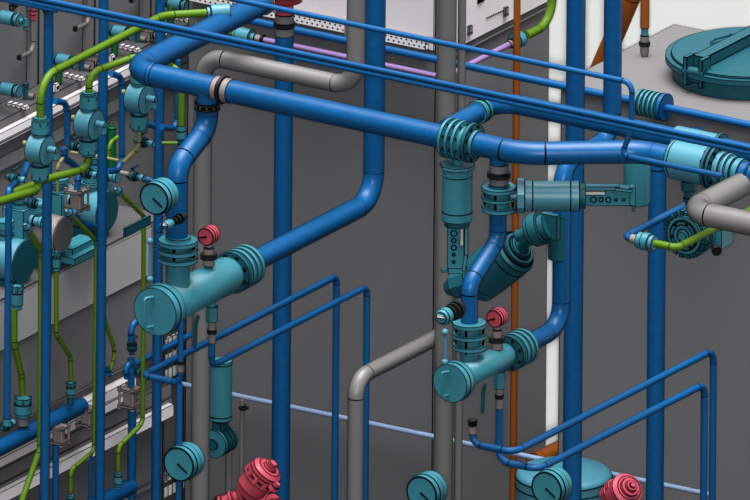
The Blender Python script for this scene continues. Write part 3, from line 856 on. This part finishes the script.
e = ro-rd2*q(8); e2 = e.copy(); e2.z = ZF
m = MB(); m.tube([e, e2], 8); m.build('stand_pipe', RED, t)
m = MB(); m.steps(ro+rd2*q(8), rd2, [(17.5, 4), (17.5, 13, 4), (10, 3), (6, 3), (3, 2)], 36); m.build('end_cap', RED, t)
for dx, dz in ((-15, 2), (-20, -5)):
    m = MB(); m.steps(ro+XD*q(dx)+ZD*q(dz), rd2, [(7, 6), (8, 4), (5, 5)], 8); m.build('side_port', RED, t)

# small teal vessel and valve below the left strainer
co = at(220.5, 419, Y=-.55)
t = thing('actuated_valve', 'teal valve with upright cylinder beside the grey vent pipe below the left strainer', 'valve', tuple(at(220, 458, Y=-.55)))
MB().steps(co, ZD, [(11.8, 4), (11.4, 55), (11.8, 3)], 32).build('cylinder', TEAL, t)
MB().steps(co-ZD*q(10), ZD, [(5.5, 10)], 16).build('stem', DTEAL, t)
vc = at(213, 444.5, Y=-.60)
for i in range(4):
    m = MB(); c = vc+YD*q(1+i*6.5); m.steps(c, YD, [(14.5, 3.4)], 36)
    m.build('flange_plate', DTEAL if i else TEAL, t)
MB().steps(vc-YD*q(2), YD, [(6, 5), (10, 20)], 28).build('core', DTEAL, t)
m = MB(); m.box(co-ZD*q(8)+YD*.0, (q(10), q(16), q(12))); m.build('mounting_block', DTEAL, t)
upright('cable_conduit', 'thin grey upright under the teal valve by the grey vent pipe', 230.5, 3.2, -.5, top=452, mats=GREYD, cat='conduit')
u, p, a, b = upright('cable_conduit', 'thin grey upright with a black ring, left of the blue upright', 243.5, 2.1, -.35, top=400, mats=GREYD, cat='conduit')
ring_part(u, 'black_ring', at(243.5, 410, Y=-.35), ZD, [(3, 1.5), (5.2, 1.5), (3, 2)], RUBBER)

# level sensors by the two S-bent pipes
for lab, kx, ky, Y, bx, by0, by1, s in (('left', 165, 226, -2.0, 150, 241, 279, .55), ('right', 441, 318, -2.05, 445, 332, 362, 1.0)):
    t = thing('level_sensor', f'small teal and black sensor with ball-ended rod beside the {lab} S-bent pipe', 'sensor', tuple(at(bx, by1, Y=Y)))
    o = at(kx, ky, Y=Y)
    MB().steps(o, YD, [(6*s, 8.5*s, 3), (8.5*s, 8)], 20).build('knob', TEAL, t)
    m = MB(); m.steps(o+YD*q(11), YD, [(5*s, 4), (8*s, 3), (5*s, 3), (9*s, 3), (6*s, 3), (9.5*s, 3), (6*s, 8)], 24); m.build('threaded_neck', RUBBER, t)
    m = MB(); m.box(o-YD*q(.8)+ZD*q(1.5), (q(9*s), q(1.5), q(3))); m.build('badge', WHITEP, t)['label'] = 'white badge'
    a, b = at(bx, by0, Y=Y), at(bx, by1, Y=Y)
    m = MB(); m.steps(b, ZD, [(1.7, (by1-by0)/.946)], 12); m.build('rod', PALE, t)
    for c in (a, b):
        m = MB(); m.lathe([(q(3.6)*math.sin(math.pi*i/8), q(3.6)*(1-math.cos(math.pi*i/8))) for i in range(9)], c-ZD*q(3.6), ZD, 16, lines=False); m.build('ball_end', PALE, t)
pipe('sample_line', 'thin blue line curving down beside the left strainer flanges', [at(171, 223, Y=-1.75), at(159, 226, Y=-1.75), at(158.5, 300, Y=-1.75)], 3.2, BLUE2, bend=8)
m = MB(); m.box(at(137, 226, X=-.70), (q(3), .19, q(9)))
solo(m, 'pipe_bracket', DTEAL, 'dark teal flat bracket beside the upper left teal gauge', 'bracket')
# ------------------------------------------------------------------ left side: meters, hoses, pumps
def meter(which, cx, cy, X):
    """round drum on its side with a collar above and below"""
    o = at(cx-7.5, cy-1.5, X=X)
    t = thing('flow_meter', f'teal drum flow meter, {which}', 'flow meter', tuple(at(cx-1.5, cy+32, X=X)))
    MB().steps(o, XD, [(15.3, 18)], 40).build('drum', PALE, t)
    c = o+XD*q(9)
    for nm, sg in (('upper_collar', 1), ('lower_collar', -1)):
        m = MB(); m.steps(c+ZD*sg*q(13), ZD*sg, [(6.5, 4), (9.2, 14), (7.2, 2.5)], 28)
        for j in range(6):
            th = 2*math.pi*j/6; m.box(c+ZD*sg*q(28)+(XD*math.cos(th)+YD*math.sin(th))*q(8), (q(3), q(3), q(3)))
        m.build(nm, TEAL, t)
    f = o+XD*q(18)
    m = MB(); m.steps(f-ZD*q(-2), XD, [(3.4, 11)], 16); m.build('outlet_stub', PALE, t)['label'] = 'pale outlet stub'
    m = MB(); m.steps(f+XD*q(9)-ZD*q(8), ZD, [(2.8, 8)], 14); m.build('outlet_elbow', TEAL, t)
    m = MB(); m.steps(o-XD*q(11)+ZD*q(3), XD, [(2.7, 11)], 14); m.build('inlet_stub', KHAKI, t)['label'] = 'cream inlet stub'
    return c
mA = meter('leftmost of the three, beside the first blue post', 40, 149, -.66)
mB_ = meter('middle one of the three, beside the second blue post', 88.5, 123.5, -.68)
mC = meter('rightmost of the three, under the header corner', 139, 98, -.68)
def hose(label, pts, r, mats=GREEN, bend=10, name='green_hose'):
    return pipe(name, label, pts, r, mats, bend=bend, cat='hose')
# hoses above the meters
u0 = mA+ZD*q(27); u1 = go(u0, 'z', 78); u2 = go(u1, 'y', 163); u3 = at(208, 12.5, Z=u2.z)
hose('long green hose rising from the leftmost flow meter across the blue posts', [u0, u1, u2, u3], 4.0, bend=26)
ud = (u3-u2).normalized()
t = union('pipe_union', 'pale teal union at the end of the long green hose behind the header', u3-ud*q(2), ud, [('spigot', [(5.5, 4)], PALE), ('nut', [(8, 20)], PALE)])
u0 = mB_+ZD*q(27); u1 = go(u0, 'z', 73); u2 = at(134, 57, Z=u1.z+.02); u3 = at(160, 58, Z=u2.z); u4 = at(181.5, 73, Z=u3.z-.03); u5 = go(u4, 'z', 126)
hose('green hose from the middle flow meter passing behind the header corner and down', [u0, u1, u2, u3, u4, u5], 3.6, bend=16)
union('pipe_union', 'small teal union on the green hose behind the left S-bent pipe', u5+ZD*q(1), -ZD, [('nut', [(4.2, 6), (5, 8)], TEAL), ('neck', [(3.4, 6)], DTEAL)])
p = mC+ZD*q(27); m = MB(); m.tube([p, p+ZD*q(12)], 4.2)
solo(m, 'meter_riser', TEAL, 'teal stub between the rightmost flow meter and the header corner', 'pipe')
# hoses below the meters
u0 = mA-ZD*q(29); u1 = go(u0, 'z', 189); u2 = at(-12, 205, X=u1.x+.02)
hose('green hose under the leftmost flow meter bending off to the left edge', [u0, u1, u2], 4.4, bend=14)
u0 = mB_-ZD*q(29); u1 = go(u0, 'z', 168.5); u2 = at(50, 178, X=u1.x-.06); u3 = at(12, 193, X=u1.x-.08)
hose('green hose under the middle flow meter bending left behind the first blue post', [u0, u1, u2, u3], 3.9, bend=12)
u0 = mC-ZD*q(29); u1 = go(u0, 'z', 147); u2 = at(124, 162, X=u1.x-.05)
hose('thin khaki hose under the rightmost flow meter', [u0, u1, u2], 2.4, KHAKI, 12, 'khaki_hose')
a = at(61.5, 160, X=-.86)
hose('thin khaki hose behind the middle of the first two posts', [at(63, 158, X=-.86), at(57.5, 166, X=-.86), at(57.5, 192, X=-.86)], 1.7, KHAKI, 6, 'khaki_hose')
a = at(118, 137, X=-.86)
hose('short green hose curving beside the deep green cylinder', [a, at(109.5, 143, X=-.86), at(108.5, 158, X=-.86)], 2.2, bend=8)
for lab, x0, y0, x1 in (('left', 71, 152, 78), ('middle', 92, 155.5, 100), ('right', 107, 158, 119)):
    a = at(x0, y0, X=-.84)
    hose(f'short cream connecting tube, {lab} one of three beside the second post', [a, go(a, 'x', x1)], 1.6, KHAKI, name='cream_tube')
a = at(162, 143, X=-.60); hose('thin bright green tube between third post and the S-bent pipe', [a, at(179, 143, Z=a.z)], 1.7)

# three drop hoses with teal cone connectors
def drop_hose(which, cone, knee, col_x, low, end, X, r, bend=10, un=None):
    a, b = at(*cone, X=X), at(*knee, X=X)
    pts = [a, b]+[at(x, y, X=X) for x, y in low]
    h = hose(f'green drop hose with pale cone connector, {which}', pts, r, bend=bend)
    dv = (b-a).normalized()
    m = MB(); m.steps(a-dv*q(9), dv, [(2.2, 4, 6), (4.6, 4)], 16); m.build('cone_connector', PALE, h)['label'] = 'pale teal cone connector'
    if un:
        p = at(un[0], un[1], X=X)
        m = MB(); m.steps(p-ZD*q(12), ZD, [(2.8, 3), (4, 3), (4.4, 8), (3.8, 3)], 20); m.build('hose_union', TEAL, h)['label'] = 'teal union'
    return h
drop_hose('leftmost of three, beside the first blue post', (28, 229), (41.5, 252), 39.5, [(40, 449), (21, 503)], None, -.80, 3.2, 12)
drop_hose('middle one of three, beside the second blue post', (70, 214), (96.3, 241), 95.2, [(94, 451), (70.7, 470), (70.6, 492)], None, -.80, 2.3, 8, (70.5, 500))
drop_hose('rightmost of three, beside the third blue post', (119, 192), (143.8, 216), 144, [(142.6, 423), (118.5, 447), (118, 470)], None, -.74, 2.4, 8, (118, 478))
# big pump drums on the plinth
def drum(which, cx, cy, r, L, mb_, end, X=-.97):
    f = at(cx, cy, X=X)
    t = thing('pump_drum', f'{which}', 'pump', tuple(f-ZD*q(r)))
    m = MB(); m.steps(f-XD*q(L), XD, [(r, L)], 44); m.build('drum', mb_, t)  # round side coloured pale, as if lit from above
    m = MB(); m.steps(f-XD*q(.2), XD, [(r*.985, .8)], 44, lines=False); m.build('end_plate', end, t)  # end coloured darker, shade of the right-facing side put into the paint
    m = MB(); m.span((f.x-q(L*.8), f.y-q(r*.7), zp), (f.x-q(L*.15), f.y+q(r*.7), f.z-q(r*.9)+.01)); m.build('foot', DTEAL, t)
    return t, f
PXm = -.97
t, f = drum('large teal pump drum at the left edge, its dark end facing right', 24, 262, 22.3, 60, PALE, DTEAL)
m = MB(); m.steps(f-XD*q(22)+ZD*q(20), ZD, [(9, 6), (7, 6), (9, 8)], 20); m.build('top_port', TEAL, t)
t, f = drum('grey pump drum between the first two posts with dark round end', 63, 235, 18.5, 34, PINKG, GREYD, -.94)
m = MB(); m.steps(f-XD*q(30)+ZD*q(8), ZD, [(10, 12), (12, 3), (8, 8)], 20); m.build('top_port', TEAL, t)
t, f = drum('teal pump drum behind the second post, highlight painted into its round side', 107, 212, 21, 44, PALE, DTEAL, -.99)
m = MB(); m.steps(f-XD*q(20)+ZD*q(18), ZD, [(8, 6), (10, 4), (7, 6)], 20); m.build('top_port', TEAL, t)
# pump blocks behind the drums
for lab, x, y, sx_, sy_, sz_ in (('behind the left pump drum', 20, 225, .10, .11, .16), ('between first two posts', 58, 205, .09, .09, .12), ('beside the third drum', 96, 180, .09, .10, .12)):
    c = at(x, y, X=-1.10)
    t = thing('pump_block', f'dark teal pump block with flanged top {lab}', 'pump', tuple(c-ZD*sz_/2))
    m = MB(); m.box(c, (sx_, sy_, sz_)); m.build('block', TEAL, t)
    m = MB(); m.steps(c+ZD*sz_/2, ZD, [(11, 4), (8, 6), (11, 4)], 24); m.build('top_flange', TEAL, t)
    m = MB(); m.span((c.x-.04, c.y-.04, zp), (c.x+.04, c.y+.04, c.z-sz_/2)); m.build('foot', DTEAL, t)
    m = MB(); m.steps(c+XD*sx_/2+ZD*.03, XD, [(6, 5), (4.5, 6), (6, 4)], 18); m.build('side_port', PALE, t)
m = MB(); c = at(78, 254, X=-.955); m.box(c+ZD*.01, (.12, .24, .03)); m.box(c+ZD*.035+XD*-.01, (.08, .18, .03))
solo(m, 'base_plate', TEAL, 'teal base plate on the plinth edge between the first two posts', 'base plate')

# teal hose unions on vertical hoses, lower left
def hose_union(label, x, yt, yb, r, X, neck=None):
    h = (yb-yt)/.946
    p = at(x, yb, X=X)
    t = thing('hose_union', label, 'fitting', tuple(p))
    m = MB(); m.steps(p, ZD, [(r*.82, h*.2), (r, h*.5), (r*.85, h*.3)], 24)
    for j in range(6):
        th = 2*math.pi*j/6; m.box(p+ZD*q(h*.92)+(XD*math.cos(th)+YD*math.sin(th))*q(r*.9), (q(2.4), q(2.4), q(h*.25)))
    m.build('nut', TEAL, t)
    if neck: m = MB(); m.steps(p-ZD*q(neck[1]), ZD, [(neck[0], neck[1]+1)], 20); m.build('neck', neck[2], t)
    return t
hose_union('teal hose union hanging under the large drum at the left edge', 17, 286, 309, 6.4, -.90)
hose('short thick green hose below the large left drum, bending right', [at(14.3, 309, X=-.90), at(14.3, 345, X=-.90), at(21.5, 375, X=-.90), at(22.8, 400, X=-.90)], 3.3, bend=16)
hose_union('teal hose union on the thick blue pipe at lower left', 22.8, 398, 417, 9.2, -.88, (6, 9, GREYD))
t = hose_union('grey hose union under the grey pump drum', 56.5, 252, 271, 4, -.90)
hose('thin green hose under the grey pump drum with a double bend', [at(56.3, 271, X=-.90), at(56.3, 335, X=-.90), at(70.5, 357, X=-.90), at(71, 384, X=-.90)], 2.4, bend=8)
hose_union('small teal hose union standing on the end of the thick blue pipe', 70.7, 383, 397, 4.6, -.85, (3.2, 8, DTEAL))
hose('thin green hose bending out from behind the second post', [at(104, 318, X=-.88), at(113.8, 347, X=-.88), at(114.5, 356, X=-.88), at(110, 370, X=-.88)], 2.1, bend=16)
m = MB(); c = at(108, 371, X=-.88); m.steps(c-ZD*q(5), ZD, [(3.4, 5), (2.4, 4)], 14); solo(m, 'hose_tail', BLUE, 'small blue hose tail beside the second post', 'fitting')
# thick blue collector pipes, lower left
a = at(81, 405.5, X=-.88); b = go(a, 'y', -20)
cp = pipe('collector_pipe', 'thick blue collector pipe running in from the left edge at lower left', [b, a], 8.6, BLUE)
m = MB(); m.lathe([(q(8.6)*math.cos(math.pi/2*i/6), q(5)*math.sin(math.pi/2*i/6)) for i in range(7)], a, YD, 28, lines=False); m.build('end_cap', BLUE, cp)
a = at(131.5, 486, X=-.85); b = go(a, 'y', 85)
up_ = a.copy(); up_.z = at(130, 407, X=-.85).z
pipe('collector_pipe', 'thick blue collector pipe at the very bottom left of the third post', [b, a], 8.0, BLUE)
pipe('feed_pipe', 'blue feed pipe dropping into the collector beside the third post', [up_, a-ZD*.05], 4.4, BLUE)
# bolted clear-sided flange blocks
def bolt_block(label, x, y, X=-.84, s=1.0, group=None):
    c = at(x, y, X=X)
    t = thing('sight_glass', label, 'sight glass', tuple(c-ZD*q(11*s)))
    m = MB(); m.box(c, (q(9*s), q(9*s), q(14*s))); m.build('block', PINKG, t)
    for sg in (-1, 1):
        m = MB(); m.box(c+ZD*sg*q(7.6*s), (q(17*s), q(17*s), q(2.6*s))); m.build('end_flange', PINKG, t)
    for i in (-1, 1):
        for j in (-1, 1):
            m = MB(); p = c+XD*i*q(7*s)+YD*j*q(7*s)
            m.steps(p-ZD*q(11*s), ZD, [(2.2*s, 3*s), (1.2*s, 16*s), (2.2*s, 3*s)], 8); m.build('bolt', PINKG, t)
bolt_block('bolted grey sight glass beside the first post at lower left', 59, 434)
bolt_block('bolted grey sight glass partly behind the second post', 87, 416, -.86)
bolt_block('bolted grey sight glass above the blue feed pipe by the third post', 130, 397, -.82, 1.1)
bolt_block('bolted grey sight glass among the pumps between first and second posts', 77, 199, -.90, 1.15)
upright('feed_pipe', 'thin blue upright under the sight glass by the first post', 57.6, 3.3, None, X=-.84, top=445)
upright('feed_pipe', 'thin blue upright just left of the second post at the bottom', 92.5, 2.2, None, X=-.80, top=455)
u, p, a, b = upright('feed_pipe', 'thin blue upright nearest the left edge', 8.3, 3.4, None, X=-.72, top=195, bot=424)
ring_part(u, 'end_collar', a-ZD*q(2), ZD, [(3.8, 8)], TEAL, 'teal collar')
pipe('feed_pipe', 'blue elbow joining the leftmost thin upright to the pipe behind', [b-ZD*.0, at(8.6, 190, X=-.72), at(24, 174, X=-.86), at(27, 165, X=-.90)], 3.6, BLUE, bend=8)
def ball_valve(label, x, y, X, axis=XD, s=1.0, mats=DTEAL, st=PALE):
    c = at(x, y, X=X)
    t = thing('ball_valve', label, 'valve', tuple(c-ZD*q(6*s)))
    m = MB(); m.steps(c-axis*q(8*s), axis, [(3*s, 4*s), (5*s, 2*s), (5.6*s, 5*s), (5*s, 2*s), (3*s, 4*s)], 18); m.build('body', mats, t)
    m = MB(); m.steps(c+ZD*q(4*s), ZD, [(1.6*s, 5*s)], 10); m.box(c+ZD*q(9*s)+YD*q(3*s), (q(2.4*s), q(13*s), q(1.8*s))); m.build('handle', DTEAL, t)
    m = MB(); m.steps(c+axis*q(8*s), axis, [(3.4*s, 6*s)], 14); m.build('outlet', st, t)
    return c
ball_valve('dark teal ball valve at the foot of the leftmost thin upright', 6, 426, -.76, YD)
ball_valve('dark teal ball valve feeding the upper left gauge', 133, 176, -.58, XD, .95)
p = at(121, 172.5, X=-.62); pipe('feed_pipe', 'thin pale stub between ball valve and blue elbow', [p, go(p, 'x', 129)], 2.4, PINKG)
p = at(144, 179, X=-.57); m = MB(); m.steps(p, XD, [(3.6, 5), (3.6, 1.6, 7), (1.6, 5)], 14); solo(m, 'gauge_nozzle', BLUE, 'blue cone nozzle entering the upper left gauge', 'fitting')
ball_valve('dark teal ball valve beside the third post, level with the gauge top', 142, 142, -.66, XD, 1.0)
ball_valve('dark teal ball valve behind the middle flow meter outlet', 74, 146, -.86, XD, .9)
ball_valve('dark teal ball valve left of the leftmost blue post', 14, 178, -.80, XD, 1.0)
ball_valve('dark teal ball valve beside the small teal elbow under the left drum', 32, 203, -.86, XD, 1.0)
ball_valve('dark teal ball valve under the left strainer', 132, 347, -.84, ZD, .95, DTEAL, PINKG)
ball_valve('dark teal ball valve level with the doubled blue line', 140, 372, -.90, XD, .9)
ball_valve('dark teal ball valve behind the second post, above the sight glass', 86, 173, -.84, XD, 1.0)
# blue elbows
def bp(label, pts, r, X, bend=8, mats=BLUE): return pipe('feed_pipe', label, [at(x, y, X=X) for x, y in pts], r, mats, bend=bend)
bp('blue elbow between first post and middle flow meter', [(55, 101), (66.5, 103), (67.3, 143)], 3.3, -.86, 12)
bp('blue elbow left of the rightmost flow meter running down to a side branch', [(111, 73.5), (121.6, 77), (122, 171), (107, 171)], 3.2, -.80, 12)
bp('blue bent pipe under the middle flow meter going right', [(64, 148), (64.5, 158), (79, 169)], 3.6, -.88, 8)
bp('short blue pipe from the rightmost meter to the third post', [(139, 122), (154, 126)], 3.2, -.70)
bp('blue elbow right of the third post under the header', [(162, 127), (177, 129), (178, 60)], 3.0, -.72, 8)
bp('blue bent pipe beside the grey drum passing behind the second post', [(73, 212), (80, 223), (99, 228)], 3.6, -.87, 10)
bp('blue bend entering the sight glass among the pumps', [(77, 190), (78.5, 175), (88, 165)], 3.4, -.90, 8)
bp('blue elbow under the left strainer joining the ball valve', [(144, 318), (131, 324), (131, 341)], 3.4, -.82, 10)
bp('short blue pipe between ball valve and sight glass under the left strainer', [(131, 358), (131, 386)], 3.6, -.82)
bp('small blue elbow left of the ball valve under the strainer', [(131, 363), (125, 367), (127, 378)], 3.2, -.80, 6)
bp('blue line running left from under the left strainer behind the third post', [(134, 364), (192, 334)], 3.0, -.92)

# ---- stations on the upper deck
DX = -1.405
ordp = ['at the left edge', 'second from the left', 'third from the left', 'rightmost']
ordn = ['at the left edge of the deck', 'second from the left on the deck', 'third from the left on the deck', 'rightmost on the deck']
for k in range(4):
    dx, dy = 56*k, -28.6*k
    def U(x, y, X=DX): return at(x+dx, y+dy, X=X)
    vis_up = k < 2
    if k < 1:
        o = U(1, 16.5)
        t = thing('pump_motor', f'pale teal motor high on the deck wall {ordn[k]}', 'motor', tuple(o))
        m = MB(); m.steps(o, XD, [(7, 16), (5, 3), (7, 3)], 24); m.build('casing', PALE, t)
        m = MB(); m.steps(o+XD*q(22), XD, [(2.5, 5)], 14); m.steps(U(25.5, 30), ZD, [(2.4, 4), (3, 8)], 14); m.build('outlet_elbow', TEAL, t)
        m = MB(); m.steps(o-XD*q(6), XD, [(5, 6)], 16); m.build('rear_cover', DTEAL, t)
    o = U(2, 88)
    t = thing('pump_motor', f'pale teal motor with dark valve body {ordn[k]}', 'motor', tuple(o-ZD*q(8)))
    m = MB(); m.steps(o, XD, [(6.6, 15), (5, 2.5), (6.4, 3)], 24); m.build('casing', PALE, t)
    m = MB(); m.steps(o-XD*q(10), XD, [(4, 6), (6, 4)], 16); m.build('rear_cover', DTEAL, t)
    m = MB(); m.steps(U(25.5, 104), ZD, [(3.6, 3), (2.6, 16), (3.6, 3)], 14); m.build('valve_body', DTEAL, t)
    m = MB(); m.steps(U(27, 95), XD, [(2.6, 9)], 12); m.build('stub', PINKG, t)['label'] = 'pinkish grey stub'
    # grey bent pipe
    c = U(33, 42, -1.44); tp = c.copy(); tp.z += .5
    g = pipe('deck_pipe', f'thin grey elbowed pipe in front of the deck cabinets {ordp[k]}', [tp, U(33, 51, -1.44), U(19.5, 57.2, -1.42)], 2.6, GREY, bend=9)
    m = MB(); e = U(19, 57.4, -1.42); m.steps(e-XD*q(1), XD, [(3, 3)], 14); m.build('dark_end', RUBBER, g)
    if k == 0:
        m = MB(); m.steps(U(33, 20, -1.44), ZD, [(3, 6), (4, 4), (2.6, 4)], 14); m.build('red_sleeve', RED, g)['label'] = 'red sleeve'
    # slatted white grate lying on the deck
    m = MB()
    for i in range(4): m.box(at(10.5+i*5+dx, 103.5+i*1.3+dy, Z=zd+.008), (.019, .03, .014))
    solo(m, 'deck_grate', WHITEP, f'short white slatted grate on the deck top {ordn[k]}', 'grate')
    # deep green cylinder and its white clip
    b = at(58.5+dx, 84+dy, Z=zd+.002)
    t = thing('gas_cylinder', f'deep green upright cylinder at the deck edge {ordn[k]}', 'cylinder', tuple(b))
    m = MB(); m.steps(b, ZD, [(3.6, 22), (3.6, 2.2, 3)], 18); m.build('body', DGREEN, t)
    m = MB(); cc = U(56, 87.5, -1.33); m.box(cc, (.012, .03, .036)); m.box(cc+XD*.007, (.004, .014, .014), m=1, lw=0); m.build('clip', WHITEP, t)['label'] = 'white clip'
    if k < 3:
        c = U(91, 64, -1.38)
        t = thing('valve_cluster', f'pinkish grey bolted valve cluster {ordn[k].replace("on the deck", "along the deck edge").replace("of the deck", "along the deck edge")}', 'valve', tuple(c-ZD*.03))
        m = MB(); m.box(c, (.05, .03, .04)); m.build('body', PINKG, t)
        for sg in (-1, 1):
            m = MB(); m.steps(c+XD*sg*.028+ZD*.01, XD*sg, [(4.6, 2), (3, 3), (4.6, 2)], 14); m.build('side_flange', PINKG, t)
        m = MB()
        for j in range(4): m.steps(c+XD*(-.03+j*.02)+ZD*.018, ZD, [(1.6, 5), (2.4, 2)], 8)
        m.build('bolt_row', PINKG, t)
for lab, x, y in (('above the upper motor at the top left corner', 13, 5), ('at the very top left corner edge', 4, 88)):
    c = at(x, y, X=-1.43)
    t = thing('handwheel', f'black handwheel {lab}' if y < 50 else 'black handwheel behind the motor at the left edge of the deck', 'handwheel', tuple(c))
    MB().torus(c, XD, 6, 1.2, 24, 8).build('rim', RUBBER, t)
    m = MB(); m.steps(c-XD*q(3), XD, [(2, 8)], 12); m.build('hub', RUBBER, t)
    for j in range(3):
        th = 2*math.pi*j/3+.5; dv = YD*math.cos(th)+ZD*math.sin(th)
        m = MB(); m.steps(c, dv, [(.9, 6)], 8); m.build('spoke', RUBBER, t)
# deep green cylinder lower down by the second post
b = at(111.5, 168, X=-.97)
m = MB(); m.steps(b, ZD, [(4.4, 42), (4.4, 2.6, 3)], 18); solo(m, 'gas_cylinder', DGREEN, 'deep green tall cylinder behind the middle flow meter outlet, below the deck', 'cylinder')
# slim rods right of the skid end
for lab, x, X, r in (('nearer the third post', 164.5, -.93, .9), ('beside the left strainer', 184.5, -1.15, .9)):
    upright('slim_rod', f'slim black upright rod {lab}', x, r, None, X=X, top=330, mats=RUBBER, cat='rod')
# ------------------------------------------------------------------ groups of repeats, tidy up
GR = {'flow_meter': 'three drum flow meters', 'sight_glass': 'bolted sight glasses', 'ball_valve': 'small ball valves on the left', 'support_post': 'blue posts on the left',
      'dial_gauge': 'large teal dial gauges', 'pressure_gauge': 'small red pressure gauges', 'strainer': 'two teal strainers', 'pump_drum': 'pump drums on the skid',
      'pump_block': 'pump blocks on the skid', 'deck_pipe': 'bent grey pipes along the deck', 'deck_grate': 'white grates on the deck', 'gas_cylinder': 'deep green cylinders',
      'pump_motor': 'pale teal motors on the deck', 'valve_cluster': 'bolted valve clusters on the deck', 'drop_pipe': 'S-bent drop pipes', 'motor_valve': 'red motor valves',
      'level_sensor': 'ball-ended level sensors', 'drain_fitting': 'drain nuts under the strainers', 'drain_lever': 'levers under the strainers', 'cream_tube': 'short cream tubes',
      'white_gap_fill': 'white gap fills', 'hose_union': 'teal hose unions', 'actuated_valve': 'actuated valves'}
for o in bpy.data.objects:
    if o.parent is None and 'category' in o and 'group' not in o:
        b = o.name.split('.')[0]
        if b in GR: o['group'] = GR[b]
        elif b == 'green_hose' and 'drop hose' in o['label']: o['group'] = 'green drop hoses'
for o in bpy.data.objects:
    if '_w' in o: del o['_w']
